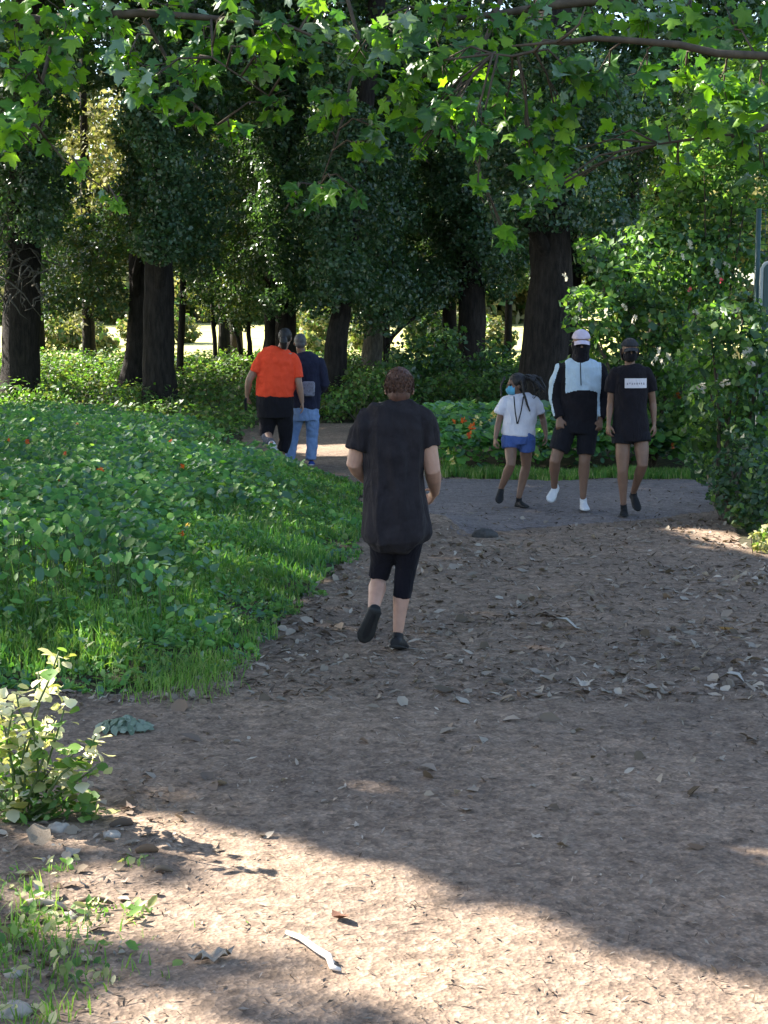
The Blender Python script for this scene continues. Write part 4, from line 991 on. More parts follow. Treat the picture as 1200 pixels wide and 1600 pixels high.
def hair_mat(name, a, b): return rough_mat(name, [a, b], scale=30, rough=.55, bump=.6, bscale=70, stretch=(1.5, 1.5, .35), spec=.4, dist=.006)
HB = hair_mat('reddish brown hair', (.05, .022, .015), (.13, .058, .04)); HB2 = leaf_mat('hair strands', [(.045, .022, .015), (.085, .042, .028), (.15, .075, .05)], 0, .5, .4); HK = hair_mat('black hair', (.01, .009, .009), (.025, .02, .02)); HG = hair_mat('cropped grey hair', (.05, .05, .053), (.11, .11, .115))
AW, TO = Vector((0, 1, 0)), Vector((0, -1, 0))

TUN = cloth('black jersey with grey sheen', (.015, .0125, .015), (.030, .026, .030), .6)  # slight grey sheen mixed into the black as colour
def strands(parent, root, hc, B, n, size, mat, lim=.2, c0=(0, -.02, .02), rr=(.086, .102, .092)):
    d = unit(rng.normal(size=(n * 3, 3))); d = d[(d[:, 1] < lim) & (d[:, 2] > -.55)][:n]
    Bm = np.array(B); P = np.array(hc) + (d * rr + np.array(c0)) @ Bm.T; NR = d @ Bm.T + .45 * rng.normal(size=d.shape)
    leaves('hair_strands', P, NR, size * (.5 + rng.random(len(P))), (RH_V * [.35, 1.3, 1], RH_F), [mat], parent, off=root, droop=np.array([[0, 0, -1.0]]))
# --- jogger in the long black tunic, seen from behind
P, rt = PF(8.70, 625, 1019)
mb = MB(); B = basis((.04, 1, -.12)); hc = P(624, 610, .04)
head(mb, hc, B, .98)
mb.limb([hc + Vector((0, -.01, -.07)), P(622, 648, 0)], [.055, .062], 14)
loft(mb, P, [(640, 590, 656, .05, 0), (655, 580, 656, .08, 0), (690, 576, 660, .11, 0), (740, 578, 656, .11, 0), (800, 574, 662, .12, 0), (850, 578, 656, .11, 0)])
arm(mb, P(570, 668), P(553, 728, .02), P(576, 756, .24), (.050, .054, .046, .048, .038, .026)); arm(mb, P(663, 668), P(676, 738, .0), P(680, 772, .24), (.050, .054, .046, .048, .038, .026))
hand(mb, P(576, 756, .24), (.5, .85, .15), (.8, -.3, 0), (0, 0, 1), .92, .8); hand(mb, P(680, 772, .24), (-.3, .6, -.45), (-.9, -.1, 0), (0, .2, 1), .92, .7)
kL, aL = P(592, 906, .08), P(583, 957, -.20); kR, aR = P(629, 915, .03), P(622, 988, 0)
leg(mb, P(602, 840), kL, aL, (.07, .056, .044, .053, .042, .031)); leg(mb, P(640, 840), kR, aR, (.07, .056, .042, .050, .040, .031))
o = person('person jogging away in a long black tunic and cropped leggings with short reddish hair', mb, SK_L, rt)
mb = MB(); loft(mb, P, [(629, 606, 642, .055, .0), (635, 596, 652, .075, 0), (645, 578, 666, .10, 0), (668, 566, 670, .135, 0), (710, 568, 664, .15, 0), (745, 571, 660, .145, 0), (790, 567, 668, .165, 0), (836, 563, 673, .18, 0), (846, 568, 669, .175, 0), (856, 588, 652, .14, 0), (862, 600, 640, .12, 0)], 36)
sleeve(mb, P(606, 648), [P(577, 653), P(566, 680), P(561, 704, .0)], [(.078, .085), (.074, .082), (.068, .075)]); sleeve(mb, P(640, 646), [P(662, 652), P(669, 680), P(672, 701, .0)], [(.070, .078), (.066, .074), (.062, .070)])
dress('tunic', mb, TUN, o, rt, (.024, 8, 2.0, 3), smooth=2)
mb = MB(); mb.tube([P(602, 800), P(601, 850), P(597, 880, .05), P(591, 905, .07)], [.10, .09, .068, .058], 18); mb.tube([P(640, 800), P(638, 850), P(634, 890, .02), P(628, 936, .02)], [.10, .086, .062, .052], 18)
dress('leggings', mb, PURP, o, rt, (.003, 10, 9, 5))
shoe(o, rt, P(587, 957, -.27), P(567, 1006, -.16), (0, .9, .3), SHB, SOB, .047, .05, collar=P(584, 952, -.19)); shoe(o, rt, P(617, 1015, -.09), P(631, 1019, .15), (0, 0, 1), SHB, SOB, .046, .05, collar=P(622, 992, -.01))
mb = MB(); W = lambda x, y, z: hc + B @ Vector((x, y, z))
mb.ball(W(0, -.018, .030), (.080, .098, .094), B, 18, 12); mb.ball(W(0, -.045, -.03), (.064, .060, .070), B, 18, 12); mb.tube([W(0, -.06, -.04), W(0, -.052, -.095)], [(.045, .03), (.03, .016)], 12, ref=(1, 0, 0))
link('hair', remeshed(mb, 'hair', HB, .006, 3, off=rt, wrinkle=(.002, 30, 12, 2)), o); eyes(o, hc, B, .98, rt)
strands(o, rt, hc, B, 2400, .022, HB2, rr=(.080, .097, .093))

# --- walking pair, seen from behind
P, rt = PF(19.75, 432, 728)
mb = MB(); B = basis((.2, 1, -.05)); hc = P(446, 528, 0)
head(mb, hc, B, .98); mb.limb([hc + Vector((-.01, -.01, -.06)), P(438, 552, 0)], [.06, .07], 12)
loft(mb, P, [(550, 412, 458, .08, 0), (575, 405, 462, .13, 0), (620, 406, 458, .12, 0), (650, 408, 454, .12, 0)])
arm(mb, P(407, 562), P(389, 594, -.05), P(386, 618, .05), (.060, .056, .045, .048, .038, .028)); arm(mb, P(460, 566), P(467, 598, -.05), P(472, 628, -.02), (.060, .056, .045, .048, .038, .028))
hand(mb, P(386, 618, .05), (.05, .1, -1), (1, 0, 0), (0, 1, 0), 1.0, .9); hand(mb, P(472, 628, -.02), (.1, 0, -1), (-1, -.1, 0), (0, 1, 0), 1.0, .35)
kL, aL = P(416, 676, .05), P(425, 695, -.28); kR, aR = P(444, 676, .1), P(440, 710, .05)
leg(mb, P(418, 650), kL, aL, (.08, .065, .05, .062, .05, .04)); leg(mb, P(444, 650), kR, aR, (.08, .065, .05, .062, .05, .04))
o = person('person walking away in a bright orange t-shirt and black trousers holding a dark object', mb, SK_M, rt)
mb = MB(); loft(mb, P, [(543, 424, 450, .07, 0), (550, 410, 460, .11, 0), (562, 403, 464, .15, 0), (590, 402, 464, .175, 0), (612, 400, 459, .175, 0), (619, 400, 459, .17, 0)], 34)
sleeve(mb, P(428, 556), [P(411, 555), P(404, 570, -.01), P(399, 582, -.03)], [(.085, .085), (.08, .085), (.073, .08)]); sleeve(mb, P(445, 556), [P(456, 556), P(463, 572, -.01), P(466, 590, -.03)], [(.08, .085), (.075, .08), (.07, .075)])
dress('t_shirt', mb, ORG, o, rt, (.016, 8, 7, 7))
mb = MB(); loft(mb, P, [(615, 401, 458, .165, 0), (632, 400, 459, .17, 0), (652, 402, 458, .16, 0)], 28)
mb.tube([P(418, 645), P(418, 662, .04), P(415, 682, .03)], [.125, .11, .09], 18); mb.tube([P(444, 645), P(446, 668, .06), P(446, 688, .08), P(441, 706, .04)], [.12, .10, .08, .07], 18)
dress('trousers', mb, BLK, o, rt, (.006, 8, 6, 9))
mb = MB(); mb.tube([P(415, 679, .03), P(419, 688, -.1), P(424, 694, -.25)], [.074, .068, .06], 16); dress('trouser_cuff', mb, GREYL, o, rt, (.002, 8, 6, 9))
mb = MB(); mb.tube([P(423, 692, -.22), P(427, 699, -.30)], [.052, .050], 14); mb.build('sock', SHW, o, off=rt)
shoe(o, rt, P(424, 699, -.34), P(441, 706, -.40) + Vector((.02, .0, -.14)), (-.2, .9, .5), SHG, SOW, .05, .05); shoe(o, rt, P(438, 718, .0), P(436, 720, .28), (0, 0, 1), SHG, SOW, .05, .05)
mb = MB(); W = lambda x, y, z: hc + B @ Vector((x, y, z))
mb.ball(W(0, -.018, .030), (.085, .104, .096), B, 18, 12); mb.tube([W(0, -.10, .0), W(.01, -.13, -.06), W(.01, -.10, -.14)], [.045, .05, .03], 12)
link('hair', remeshed(mb, 'hair', HK, .007, 3, off=rt, wrinkle=(.006, 28, 12, 2)), o); eyes(o, hc, B, .98, rt)
ph = MB(); ph.box(P(384, 631, .03), (.03, .075, .15), Matrix.Rotation(.3, 3, 'X')); t_ = ph.build('phone', SHB, None, False)
tag(t_, 'dark phone held in the left hand of the person in orange', 'phone')
bm_ = t_.data; cc = sum((v.co for v in bm_.vertices), Vector()) / 8
for v in bm_.vertices: v.co -= cc
t_.location = cc

P, rt = PF(20.15, 468, 732)
mb = MB(); B = basis((-.1, 1, -.08)); hc = P(469, 541, 0)
head(mb, hc, B, .98); mb.limb([hc + Vector((0, -.01, -.07)), P(474, 566, 0)], [.055, .065], 12)
loft(mb, P, [(562, 455, 492, .07, 0), (580, 454, 500, .11, 0), (620, 456, 500, .11, 0), (655, 454, 498, .11, 0)])
arm(mb, P(500, 576), P(505, 608, -.03), P(494, 622, .20)); arm(mb, P(452, 576), P(448, 608, .0), P(452, 632, .12))
hand(mb, P(494, 622, .20), (-.6, .7, 0), (-.3, -.6, 0), (0, 0, 1), 1.0, .6); hand(mb, P(452, 632, .12), (.1, .3, -1), (1, 0, 0), (0, 1, 0), 1.0, .5)
leg(mb, P(462, 645), P(457, 688, .02), P(453, 722, -.05)); leg(mb, P(486, 645), P(487, 690, .05), P(487, 722, .0))
o = person('grey haired man walking away in a navy jacket and blue jeans', mb, SK_D, rt)
def jf(c, n): return 0
mb = MB(); loft(mb, P, [(556, 462, 484, .065, 0), (563, 452, 496, .10, 0), (574, 446, 504, .13, 0), (600, 450, 504, .14, 0), (630, 452, 501, .145, 0), (643, 453, 499, .14, 0)], 32)
sleeve(mb, P(466, 568), [P(499, 568), P(505, 590, -.02), P(507, 606, -.03), P(500, 616, .10), P(494, 621, .18)], [.072, .066, .06, .055, .046]); sleeve(mb, P(484, 568), [P(452, 568), P(447, 590), P(447, 608, .0), P(451, 630, .10)], [.072, .064, .058, .045])
dress('jacket', mb, NAVY, o, rt, (.013, 8, 6, 4))
mb = MB(); loft(mb, P, [(636, 456, 497, .13, 0), (652, 455, 498, .14, 0), (662, 456, 498, .13, 0)], 26)
mb.tube([P(464, 655), P(458, 685, .02), P(453, 724, -.05)], [(.095, .1), (.072, .08), (.066, .078)], 18, ref=(1, 0, 0)); mb.tube([P(488, 655), P(488, 688, .05), P(486, 724, .0)], [(.095, .1), (.075, .08), (.068, .078)], 18, ref=(1, 0, 0))
dress('jeans', mb, DEN, o, rt, (.011, 8, 9, 8))
shoe(o, rt, P(455, 730, -.12), P(447, 731, .12), (0, 0, 1), SHBL, SOW, .047, .045); shoe(o, rt, P(486, 733, -.08), P(488, 733, .18), (0, 0, 1), SHBL, SOW, .047, .045)
mb = MB(); W = lambda x, y, z: hc + B @ Vector((x, y, z)); mb.ball(W(0, -.014, .032), (.079, .098, .090), B, 18, 12); mb.ball(W(0, -.04, -.02), (.068, .062, .06), B)
link('hair', remeshed(mb, 'hair', HG, .007, 3, off=rt, wrinkle=(.002, 40, 40, 2)), o); eyes(o, hc, B, .98, rt)
bagm = rough_mat('pale grey bag cloth', [(.08, .08, .11), (.24, .24, .30), (.14, .14, .19)], scale=26, rough=.8, bump=.3)
mb = MB(); c = P(482, 613, -.185); mb.box(c, (.15, .06, .19)); mb.box(c + Vector((0, .0, .02)), (.165, .05, .12)); bo = link('bag', remeshed(mb, 'bag', bagm, .012, 4, off=c, wrinkle=(.006, 12, 12, 3)), None, c)
tag(bo, 'small pale grey bag on the back of the man in the navy jacket', 'bag')

# --- girl in the white t-shirt
P, rt = PF(15.46, 808, 795)
mb = MB(); B = basis((-1, -.45, -.05)); hc = P(805, 604, 0)
head(mb, hc, B, .88); mb.limb([hc + Vector((.01, 0, -.06)), P(812, 632, .02)], [.045, .05], 12)
loft(mb, P, [(622, 796, 830, .05, .02), (632, 788, 838, .08, .02), (655, 790, 834, .09, 0), (680, 790, 832, .09, 0), (690, 792, 828, .08, 0)])
arm(mb, P(787, 630), P(779, 662, .0), P(774, 686, -.05), (.042, .038, .032, .034, .027, .021)); arm(mb, P(838, 628, .03), P(848, 655, .06), P(853, 680, .0), (.042, .038, .032, .034, .027, .021))
hand(mb, P(774, 686, -.05), (-.1, -.1, -1), (1, .3, 0), (0, -1, 0), .85, .7); hand(mb, P(853, 680, .0), (.05, -.1, -1), (-1, .2, 0), (0, -1, 0), .85, .5)
kL, aL = P(798, 728, -.12), P(783, 764, .02); kR, aR = P(822, 730, .05), P(811, 777, .05)
leg(mb, P(798, 688), kL, aL, (.066, .062, .048, .05, .04, .03), (0, .01, 0)); leg(mb, P(822, 688), kR, aR, (.066, .062, .048, .05, .04, .03), (0, .01, 0))
o = person('girl walking in a white t-shirt and denim shorts with a blue face mask', mb, SK_D, rt)
mb = MB(); loft(mb, P, [(616, 799, 827, .055, .02), (622, 790, 836, .08, .02), (634, 785, 840, .105, .01), (655, 786, 838, .115, 0), (676, 784, 836, .12, 0), (682, 784, 835, .12, 0)], 30)
sleeve(mb, P(803, 626, .01), [P(790, 625, .01), P(784, 638), P(779, 648)], [(.052, .06), (.054, .06), (.052, .058)]); sleeve(mb, P(822, 626, .02), [P(834, 624, .02), P(840, 636, .02), P(844, 647, .03)], [(.052, .06), (.054, .06), (.052, .058)])
dress('t_shirt', mb, WHT, o, rt, (.010, 10, 8, 4))
mb = MB(); loft(mb, P, [(676, 785, 835, .115, 0), (688, 784, 836, .12, 0), (695, 786, 834, .115, 0)], 26)
mb.tube([P(797, 686), P(797, 702, -.02)], [(.09, .105), (.086, .10)], 16, ref=(1, 0, 0)); mb.tube([P(823, 686), P(823, 706, .02)], [(.09, .105), (.084, .10)], 16, ref=(1, 0, 0))
dress('shorts', mb, DEN2, o, rt, (.004, 10, 9, 4))
shoe(o, rt, P(783, 768, .08), P(779, 788, -.10), (0, -.75, .6), SHB, SOB, .040, .042, collar=P(783, 766, .02)); shoe(o, rt, P(807, 793, .12), P(824, 795, -.08), (0, 0, 1), SHB, SOB, .040, .042, collar=P(811, 779, .05))
mb = MB(); W = lambda x, y, z: hc + B @ Vector((x * .9, y * .9, z * .9))
mb.ball(W(0, -.034, .044), (.083, .094, .086), B, 18, 12); mb.ball(W(-.01, -.075, -.01), (.066, .056, .07), B)
R = random.Random(4)
for k in range(16):
    a = P(826 + R.uniform(-8, 8), 590 + R.uniform(-4, 6), R.uniform(-.05, .08)); mb.tube([a, a + Vector((.05 + R.uniform(0, .05), 0, -.03)), a + Vector((.08 + R.uniform(0, .07), -.02, -.12)), a + Vector((.08 + R.uniform(-.03, .07), -.03, -.2))], [.009, .008, .007, .004], 7)
mb.tube([P(815, 596, -.1), P(818, 615, -.11), P(824, 634, -.12), P(828, 645, -.12)], [.013, .012, .011, .007], 8); mb.tube([P(789, 590, -.03), P(783, 604, -.05), P(783, 622, -.08)], [.012, .011, .006], 8)
link('hair', remeshed(mb, 'hair', HK, .006, 2, off=rt, wrinkle=(.004, 30, 14, 2)), o); eyes(o, hc, B, .88, rt)
MSKB = cloth('blue surgical mask', (.10, .36, .55), (.16, .44, .62), .1)
mb = MB(); patch(mb, hc + B @ Vector((0, .012, -.040)), B, (.062, .088, .056), -72, 72, -60, 48); mb.build('face_mask', MSKB, o, off=rt)
mb = MB(); mb.tube([P(803, 621, -.09), P(805, 645, -.14), P(808, 664, -.15)], [.006, .006, .006], 6); mb.tube([P(818, 621, -.09), P(814, 645, -.14), P(809, 664, -.15)], [.006, .006, .006], 6); mb.build('lanyard', SHB, o, off=rt)

# --- man in the pale cap
P, rt = PF(15.15, 908, 800)
mb = MB(); B = basis((-.05, -1, -.08)); hc = P(908, 538, -.03)
head(mb, hc, B, 1.04); mb.limb([hc + Vector((0, .02, -.08)), P(906, 574, 0)], [.06, .068], 12)
loft(mb, P, [(568, 890, 922, .06, 0), (580, 880, 932, .11, 0), (610, 878, 936, .12, 0), (650, 878, 931, .11, 0), (672, 880, 926, .10, 0)])
arm(mb, P(875, 578), P(868, 622, .0), P(874, 655, -.08)); arm(mb, P(938, 578), P(944, 622, .02), P(938, 656, -.06))
hand(mb, P(874, 655, -.08), (.05, -.25, -1), (.3, .8, 0), (1, -.2, 0), 1.05, .9); hand(mb, P(938, 656, -.06), (-.1, -.15, -1), (-.6, .7, 0), (-1, -.2, 0), 1.05, .8)
kL, aL = P(867, 722, -.05), P(866, 762, .16); kR, aR = P(913, 724, -.05), P(911, 778, -.02)
leg(mb, P(884, 670), kL, aL, (.08, .070, .055, .056, .042, .032), (0, .012, 0)); leg(mb, P(918, 670), kR, aR, (.08, .070, .055, .056, .042, .032), (0, .012, 0))
o = person('tall man in a pale cap and black gaiter wearing a black and light blue jacket', mb, SK_D, rt)
mb = MB(); loft(mb, P, [(562, 890, 922, .07, 0), (567, 880, 932, .10, 0), (576, 872, 940, .125, 0), (605, 873, 939, .14, 0), (640, 874, 936, .145, 0), (662, 874, 934, .14, 0)], 34)
sleeve(mb, P(896, 574), [P(877, 574), P(869, 600), P(866, 624), P(870, 642, -.05), P(874, 654, -.08)], [.07, .064, .058, .052, .044]); sleeve(mb, P(918, 574), [P(936, 574), P(943, 600), P(946, 624, .02), P(942, 642, -.03), P(938, 654, -.06)], [.07, .064, .058, .052, .044])
def jk(c, n):
    px = 600 + c.x / 15.15 * FPX; z = c.z - rt.z; py = 800 - z / 15.15 * FPX
    if 881 < px < 937 and 555 < py < 609 + 6 * abs((px - 908) / 28) ** 2: return 1
    cs = np.interp(py, (574, 600, 624, 654), (877, 869, 866, 872))
    if 568 < py < 650 and px < cs - 5.5: return 1
    if 931 < px < 936 and py > 610: return 1
    return 0
dress('jacket', mb, None, o, rt, (.011, 8, 7, 6), mats=[BLK, PBL], fn=jk)
mb = MB(); mb.tube([P(907, 565, -.10), P(907, 580, -.138), P(908, 604, -.152)], [.004] * 3, 6); mb.build('zip', SHB, o, off=rt)
mb = MB(); loft(mb, P, [(652, 875, 934, .14, 0), (668, 872, 936, .145, 0), (678, 872, 934, .14, 0)], 26)
mb.tube([P(884, 672), P(878, 690, -.02), P(872, 706, -.04)], [(.11, .12), (.105, .115), (.098, .11)], 18, ref=(1, 0, 0)); mb.tube([P(917, 672), P(916, 692, -.02), P(915, 712, -.04)], [(.11, .12), (.095, .11), (.086, .105)], 18, ref=(1, 0, 0))
dress('shorts', mb, BLK2, o, rt, (.006, 9, 6, 2))
shoe(o, rt, P(868, 766, .26), P(858, 786, .06), (.1, -.75, .6), SHW, SOW, .047, .048, collar=P(866, 758, .17)); shoe(o, rt, P(911, 797, .07), P(915, 800, -.20), (0, 0, 1), SHW, SOW, .047, .05, collar=P(911, 780, -.01))
CAPM = cloth('pale pink cap cloth', (.55, .46, .56), (.62, .53, .62)); CAPD = cloth('dark cap cloth', (.03, .03, .035), (.045, .045, .05))
def cap(o, hc, B, s, mat, rt, badge=None):
    mb = MB(); patch(mb, hc + B @ Vector((0, -.012, .035)) * s, B, (.082 * s, .100 * s, .088 * s), -180, 180, 6, 90, .004, 28, 8); c = mb.build('cap', mat, o, off=rt)
    mb = MB(); bc = hc + B @ Vector((0, .05, .044)) * s; V = []
    for t in (0, 1):
        for i in range(5):
            for j in range(11):
                a = RAD(-75 + 150 * j / 10); r = .35 + .65 * i / 4
                V.append(bc + B @ Vector((.072 * s * math.sin(a), (.012 + (.10 * math.cos(a)) * r) * s, (-.010 * r - .018 * abs(math.sin(a)) ** 2 - .022 * r * r - .004 * t) * s)))
    F = [(t * 55 + i * 11 + j, t * 55 + i * 11 + j + 1, t * 55 + (i + 1) * 11 + j + 1, t * 55 + (i + 1) * 11 + j) for t in (0, 1) for i in range(4) for j in range(10)]
    F += [(44 + j, 45 + j, 100 + j, 99 + j) for j in range(10)]
    mb.add(V, F); mb.build('brim', mat, c, off=rt); return c
cap(o, hc, B, 1.08, CAPM, rt); eyes(o, hc, B, 1.04, rt)
mb = MB(); mb.tube([hc + B @ Vector((0, .012, -.004)), hc + B @ Vector((0, .014, -.05)), hc + Vector((0, 0, -.10)), P(907, 562, -.02), P(907, 569, -.01)], [(.083, .100), (.080, .103), (.078, .092), (.088, .092), (.10, .09)], 22, ref=(1, 0, 0))
dress('neck_gaiter', mb, BLK, o, rt, (.006, 16, 22, 3), .006)
mb = MB(); patch(mb, hc + B @ Vector((0, -.012, -.02)), B, (.088, .10, .09), 70, 290, -75, 20, .008); mb.build('hair', HK, o, off=rt)

# --- woman in the black t-shirt with a white chest print
P, rt = PF(14.75, 985, 808)
mb = MB(); B = basis((0, -1, -.02)); hc = P(984, 550, -.02)
head(mb, hc, B, .96); mb.limb([hc + Vector((0, .015, -.07)), P(985, 580, 0)], [.047, .055], 12)
loft(mb, P, [(574, 972, 998, .05, 0), (584, 962, 1010, .08, 0), (610, 962, 1008, .10, 0), (640, 964, 1006, .09, 0), (665, 962, 1009, .10, 0), (678, 966, 1006, .09, 0)])
arm(mb, P(958, 588), P(954, 632, .02), P(951, 664, -.04), (.044, .040, .034, .036, .028, .021)); arm(mb, P(1013, 588), P(1020, 630, .03), P(1022, 664, .0), (.044, .040, .034, .036, .028, .021))
hand(mb, P(951, 664, -.04), (-.05, -.1, -1), (.9, .5, 0), (.2, -1, 0), .92, .55); hand(mb, P(1022, 664, .0), (.1, -.1, -1), (-.9, .5, 0), (-.2, -1, 0), .92, .5)
kL, aL = P(973, 738, -.04), P(974, 788, .0); kR, aR = P(1004, 728, -.08), P(990, 770, .16)
leg(mb, P(973, 678), kL, aL, (.070, .070, .052, .052, .040, .030), (0, .012, 0)); leg(mb, P(1001, 678), kR, aR, (.070, .070, .052, .052, .040, .030), (0, .012, 0))
o = person('woman in a dark cap and black mask, black t-shirt with a white box print, and short black shorts', mb, SK_D, rt)
o['label'] = 'woman in black cap, mask, t-shirt and shorts with a white box printed on her chest'
mb = MB(); rows = [(571, 972, 999, .06, 0), (576, 962, 1010, .085, 0), (586, 956, 1014, .11, 0), (610, 958, 1012, .125, 0), (640, 960, 1010, .115, 0), (665, 957, 1014, .13, 0), (680, 955, 1016, .14, 0), (690, 956, 1015, .138, 0)]
loft(mb, P, rows, 32)
sleeve(mb, P(976, 584), [P(962, 580), P(956, 598, .01), P(953, 614, .015)], [(.060, .066), (.060, .064), (.057, .06)]); sleeve(mb, P(996, 584), [P(1009, 580), P(1016, 598, .01), P(1019, 612, .02)], [(.060, .066), (.060, .064), (.057, .06)])
dress('t_shirt', mb, BLK, o, rt, (.007, 8, 6, 2))
mb = MB(); loft(mb, P, [(676, 957, 1014, .13, 0), (684, 956, 1016, .13, 0)], 26)
mb.tube([P(972, 680), P(971, 695, -.01)], [(.10, .12), (.096, .115)], 16, ref=(1, 0, 0)); mb.tube([P(1000, 680), P(1002, 693, -.02)], [(.10, .12), (.096, .115)], 16, ref=(1, 0, 0))
dress('shorts', mb, BLK2, o, rt, (.003, 9, 6, 2))
V = []; F = []; nx, nz = 14, 6
cxw = P(985, 600).x; rx = (P(1013, 600) - P(957, 600)).x / 2
for t in (0, .004):
    for i in range(nz + 1):
        for j in range(nx + 1):
            px = 973 + 35 * j / nx; py = 592 + 15 * i / nz; w = P(px, py); u = (w.x - cxw) / rx
            V.append((w.x, 14.75 - .120 * math.sqrt(max(.05, 1 - u * u)) - .012 - t, w.z))
for t in (0, 1):
    b = t * (nx + 1) * (nz + 1); F += [(b + i * (nx + 1) + j, b + i * (nx + 1) + j + 1, b + (i + 1) * (nx + 1) + j + 1, b + (i + 1) * (nx + 1) + j) for i in range(nz) for j in range(nx)]
PR = cloth('white print', (.62, .58, .62), (.7, .66, .7), .05)
mb = MB(); mb.add(V, F); po = mb.build('print', PR, o, off=rt)
mb = MB(); R = random.Random(2)
for k in range(8):
    w = P(977 + k * 3.7, 600 + R.uniform(-.6, .6)); u = (w.x - cxw) / rx; mb.box((w.x, 14.75 - .120 * math.sqrt(1 - u * u) - .0175, w.z), (.010, .002, .012 + .008 * R.random()))
mb.build('lettering', cloth('grey print', (.30, .28, .32)), po, False, rt)
shoe(o, rt, P(975, 806, .08), P(975, 809, -.17), (0, 0, 1), SHB, SOB, .043, .045, collar=P(974, 789, .0)); shoe(o, rt, P(988, 776, .25), P(997, 800, .06), (0, -.75, .6), SHB, SOB, .043, .045, collar=P(990, 770, .17))
cap(o, hc, B, .99, CAPD, rt); eyes(o, hc, B, .96, rt)
mb = MB(); patch(mb, hc + B @ Vector((0, .010, -.042)), B, (.066, .100, .062), -80, 80, -70, 50, .005); mb.build('face_mask', BLK, o, off=rt)
mb = MB(); patch(mb, hc + B @ Vector((0, -.014, -.01)), B, (.084, .098, .09), 75, 285, -70, 20, .010); mb.ball(hc + Vector((.0, .09, -.06)), (.05, .04, .06)); mb.build('hair', HK, o, off=rt)
# ------------------------------------------------------------------ litter, fallen leaves, stones and weeds on the path
def litter(name, n, y0, y1, size, mats, probs, dens=None, flat=.35, lift=.004, tm=OV, xr=None, p=1.0):
    Y = y0 * (y1 / y0) ** (rng.random(n) ** p); X = rng.uniform(-1, 1, n) * (Y * .27 + .25)
    k = inpoly(X, Y, PATH)
    if dens is not None: k &= rng.random(n) < dens(X, Y)
    X, Y = X[k], Y[k]; m = len(X)
    NR = np.stack([flat * rng.normal(size=m), flat * rng.normal(size=m), np.ones(m)], -1)
    S = size * (.5 + rng.random(m) ** 2 * 1.6)
    tag(leaves(name, np.stack([X, Y, GZ(X, Y) + lift + S * .06], -1), NR, S, tm, mats, probs=probs), kind='stuff')
DR, CH = M['dry_leaf'], M['chip']
CURL = (OV_V * [1.1, 1, 1.6] + [0, 0, .02], OV_F)
SLIV = (RH_V * [.45, 1.2, .8], RH_F)
litter('wood_chips', 34000, 3.4, 9.5, .015, [CH, DR], [.75, .25], lambda x, y: .12 + .6 * fbm(x * 1.6, y * 1.3, 101) * (1 - .7 * ((y < 5.8) & (x > -.6))), tm=SLIV, flat=.4)
litter('wood_chips', 20000, 7.5, 19, .034, [CH, DR], [.6, .4], lambda x, y: .35 + .9 * fbm(x * 1.3, y * 1.1, 102) - .55 * inpoly(x, y, PAVED), tm=SLIV, flat=.45)
litter('leaf_litter', 10500, 5.9, 16.5, .048, [DR, CH], [.8, .2], lambda x, y: np.clip((fbm(x * 1.2, y * .9, 103) - .36) * 3.2, .04, 1) * np.clip(np.exp(-((y - 12) / 2.5) ** 2) + .07, 0, 1) * np.where(inpoly(x, y, PAVED), .12, 1), tm=CURL, flat=.55)
litter('leaf_litter', 6500, 4.2, 12.5, .032, [DR, CH], [.6, .4], lambda x, y: np.clip(1.3 - segdist(x, y, [(-1.9, 8.0), (-1.2, 7.75), (-.75, 8.6), (-.55, 9.8), (-.25, 12.3)], False) * 3, 0, 1) + np.where((x < -.75) & (y < 6.2), .5, 0), tm=CURL, flat=.4)
# the bigger fallen leaves, one by one
temps = []
for q in range(8):
    if q % 2: V = MP_V.copy(); F = MP_F; V = V * [1, 1, 1]; V[:, 2] = .22 * (V[:, 0] ** 2) * (1 + q * .3) - .10 * np.abs(V[:, 1]) + .05 * np.sin(9 * V[:, 0] + q)
    else: V = OV_V * [1.4, 1.1, 1]; F = OV_F; V = V.copy(); V[:, 2] = .5 * V[:, 0] ** 2 + .12 * np.sin(4 * V[:, 1] + q)
    V[:, 2] -= V[:, 2].min()
    temps.append(np_mesh('fallen_leaf', V, F, [DR]))
cnt = 0; R = random.Random(77)
while cnt < 150:
    px, py = R.uniform(430, 1200), 845 + 260 * R.random() ** 1.6
    if cnt > 128: px, py = R.uniform(250, 1200), R.uniform(1100, 1330)
    if px < 640 and py < 960: continue
    g = gr(px, py)
    if not inpoly(np.array([g.x]), np.array([g.y]), PATH)[0]: continue
    s = R.uniform(.055, .115) * (1 if cnt < 128 else .6)
    o = link('fallen_leaf', temps[R.randrange(8)], None, (g.x, g.y, GZs(g.x, g.y) + .003)); o.scale = (s, s, s * R.uniform(.7, 1.5))
    o.rotation_euler = (R.gauss(0, .12), R.gauss(0, .12), R.uniform(0, 6.3))
    where = 'in thick litter before the grey path' if py < 905 else ("level with the jogger's feet" if py < 1020 else ('beyond the big sunlit patch' if py > 1100 else 'on dirt just nearer than the jogger'))
    side = 'left half of path' if px < 740 else ('towards right edge' if px > 1000 else 'mid path')
    tag(o, ('lobed' if (temps.index(o.data) % 2) else 'oval') + ' dry leaf ' + where + ', ' + side, 'leaf', 'dry leaves fallen on the path'); cnt += 1
def single_leaf(px, py, s, label, mat, t=1, rz=0, sx=1):
    g = gr(px, py); me = temps[t].copy(); me.materials.clear(); me.materials.append(mat)
    o = link('fallen_leaf', me, None, (g.x, g.y, GZs(g.x, g.y) + .004)); o.scale = (s * sx, s, s * 1.6); o.rotation_euler = (.1, .1, rz)
    tag(o, label, 'leaf')
flatm = lambda n, a, b: rough_mat(n, [a, b], scale=20, rough=.9, bump=.3)
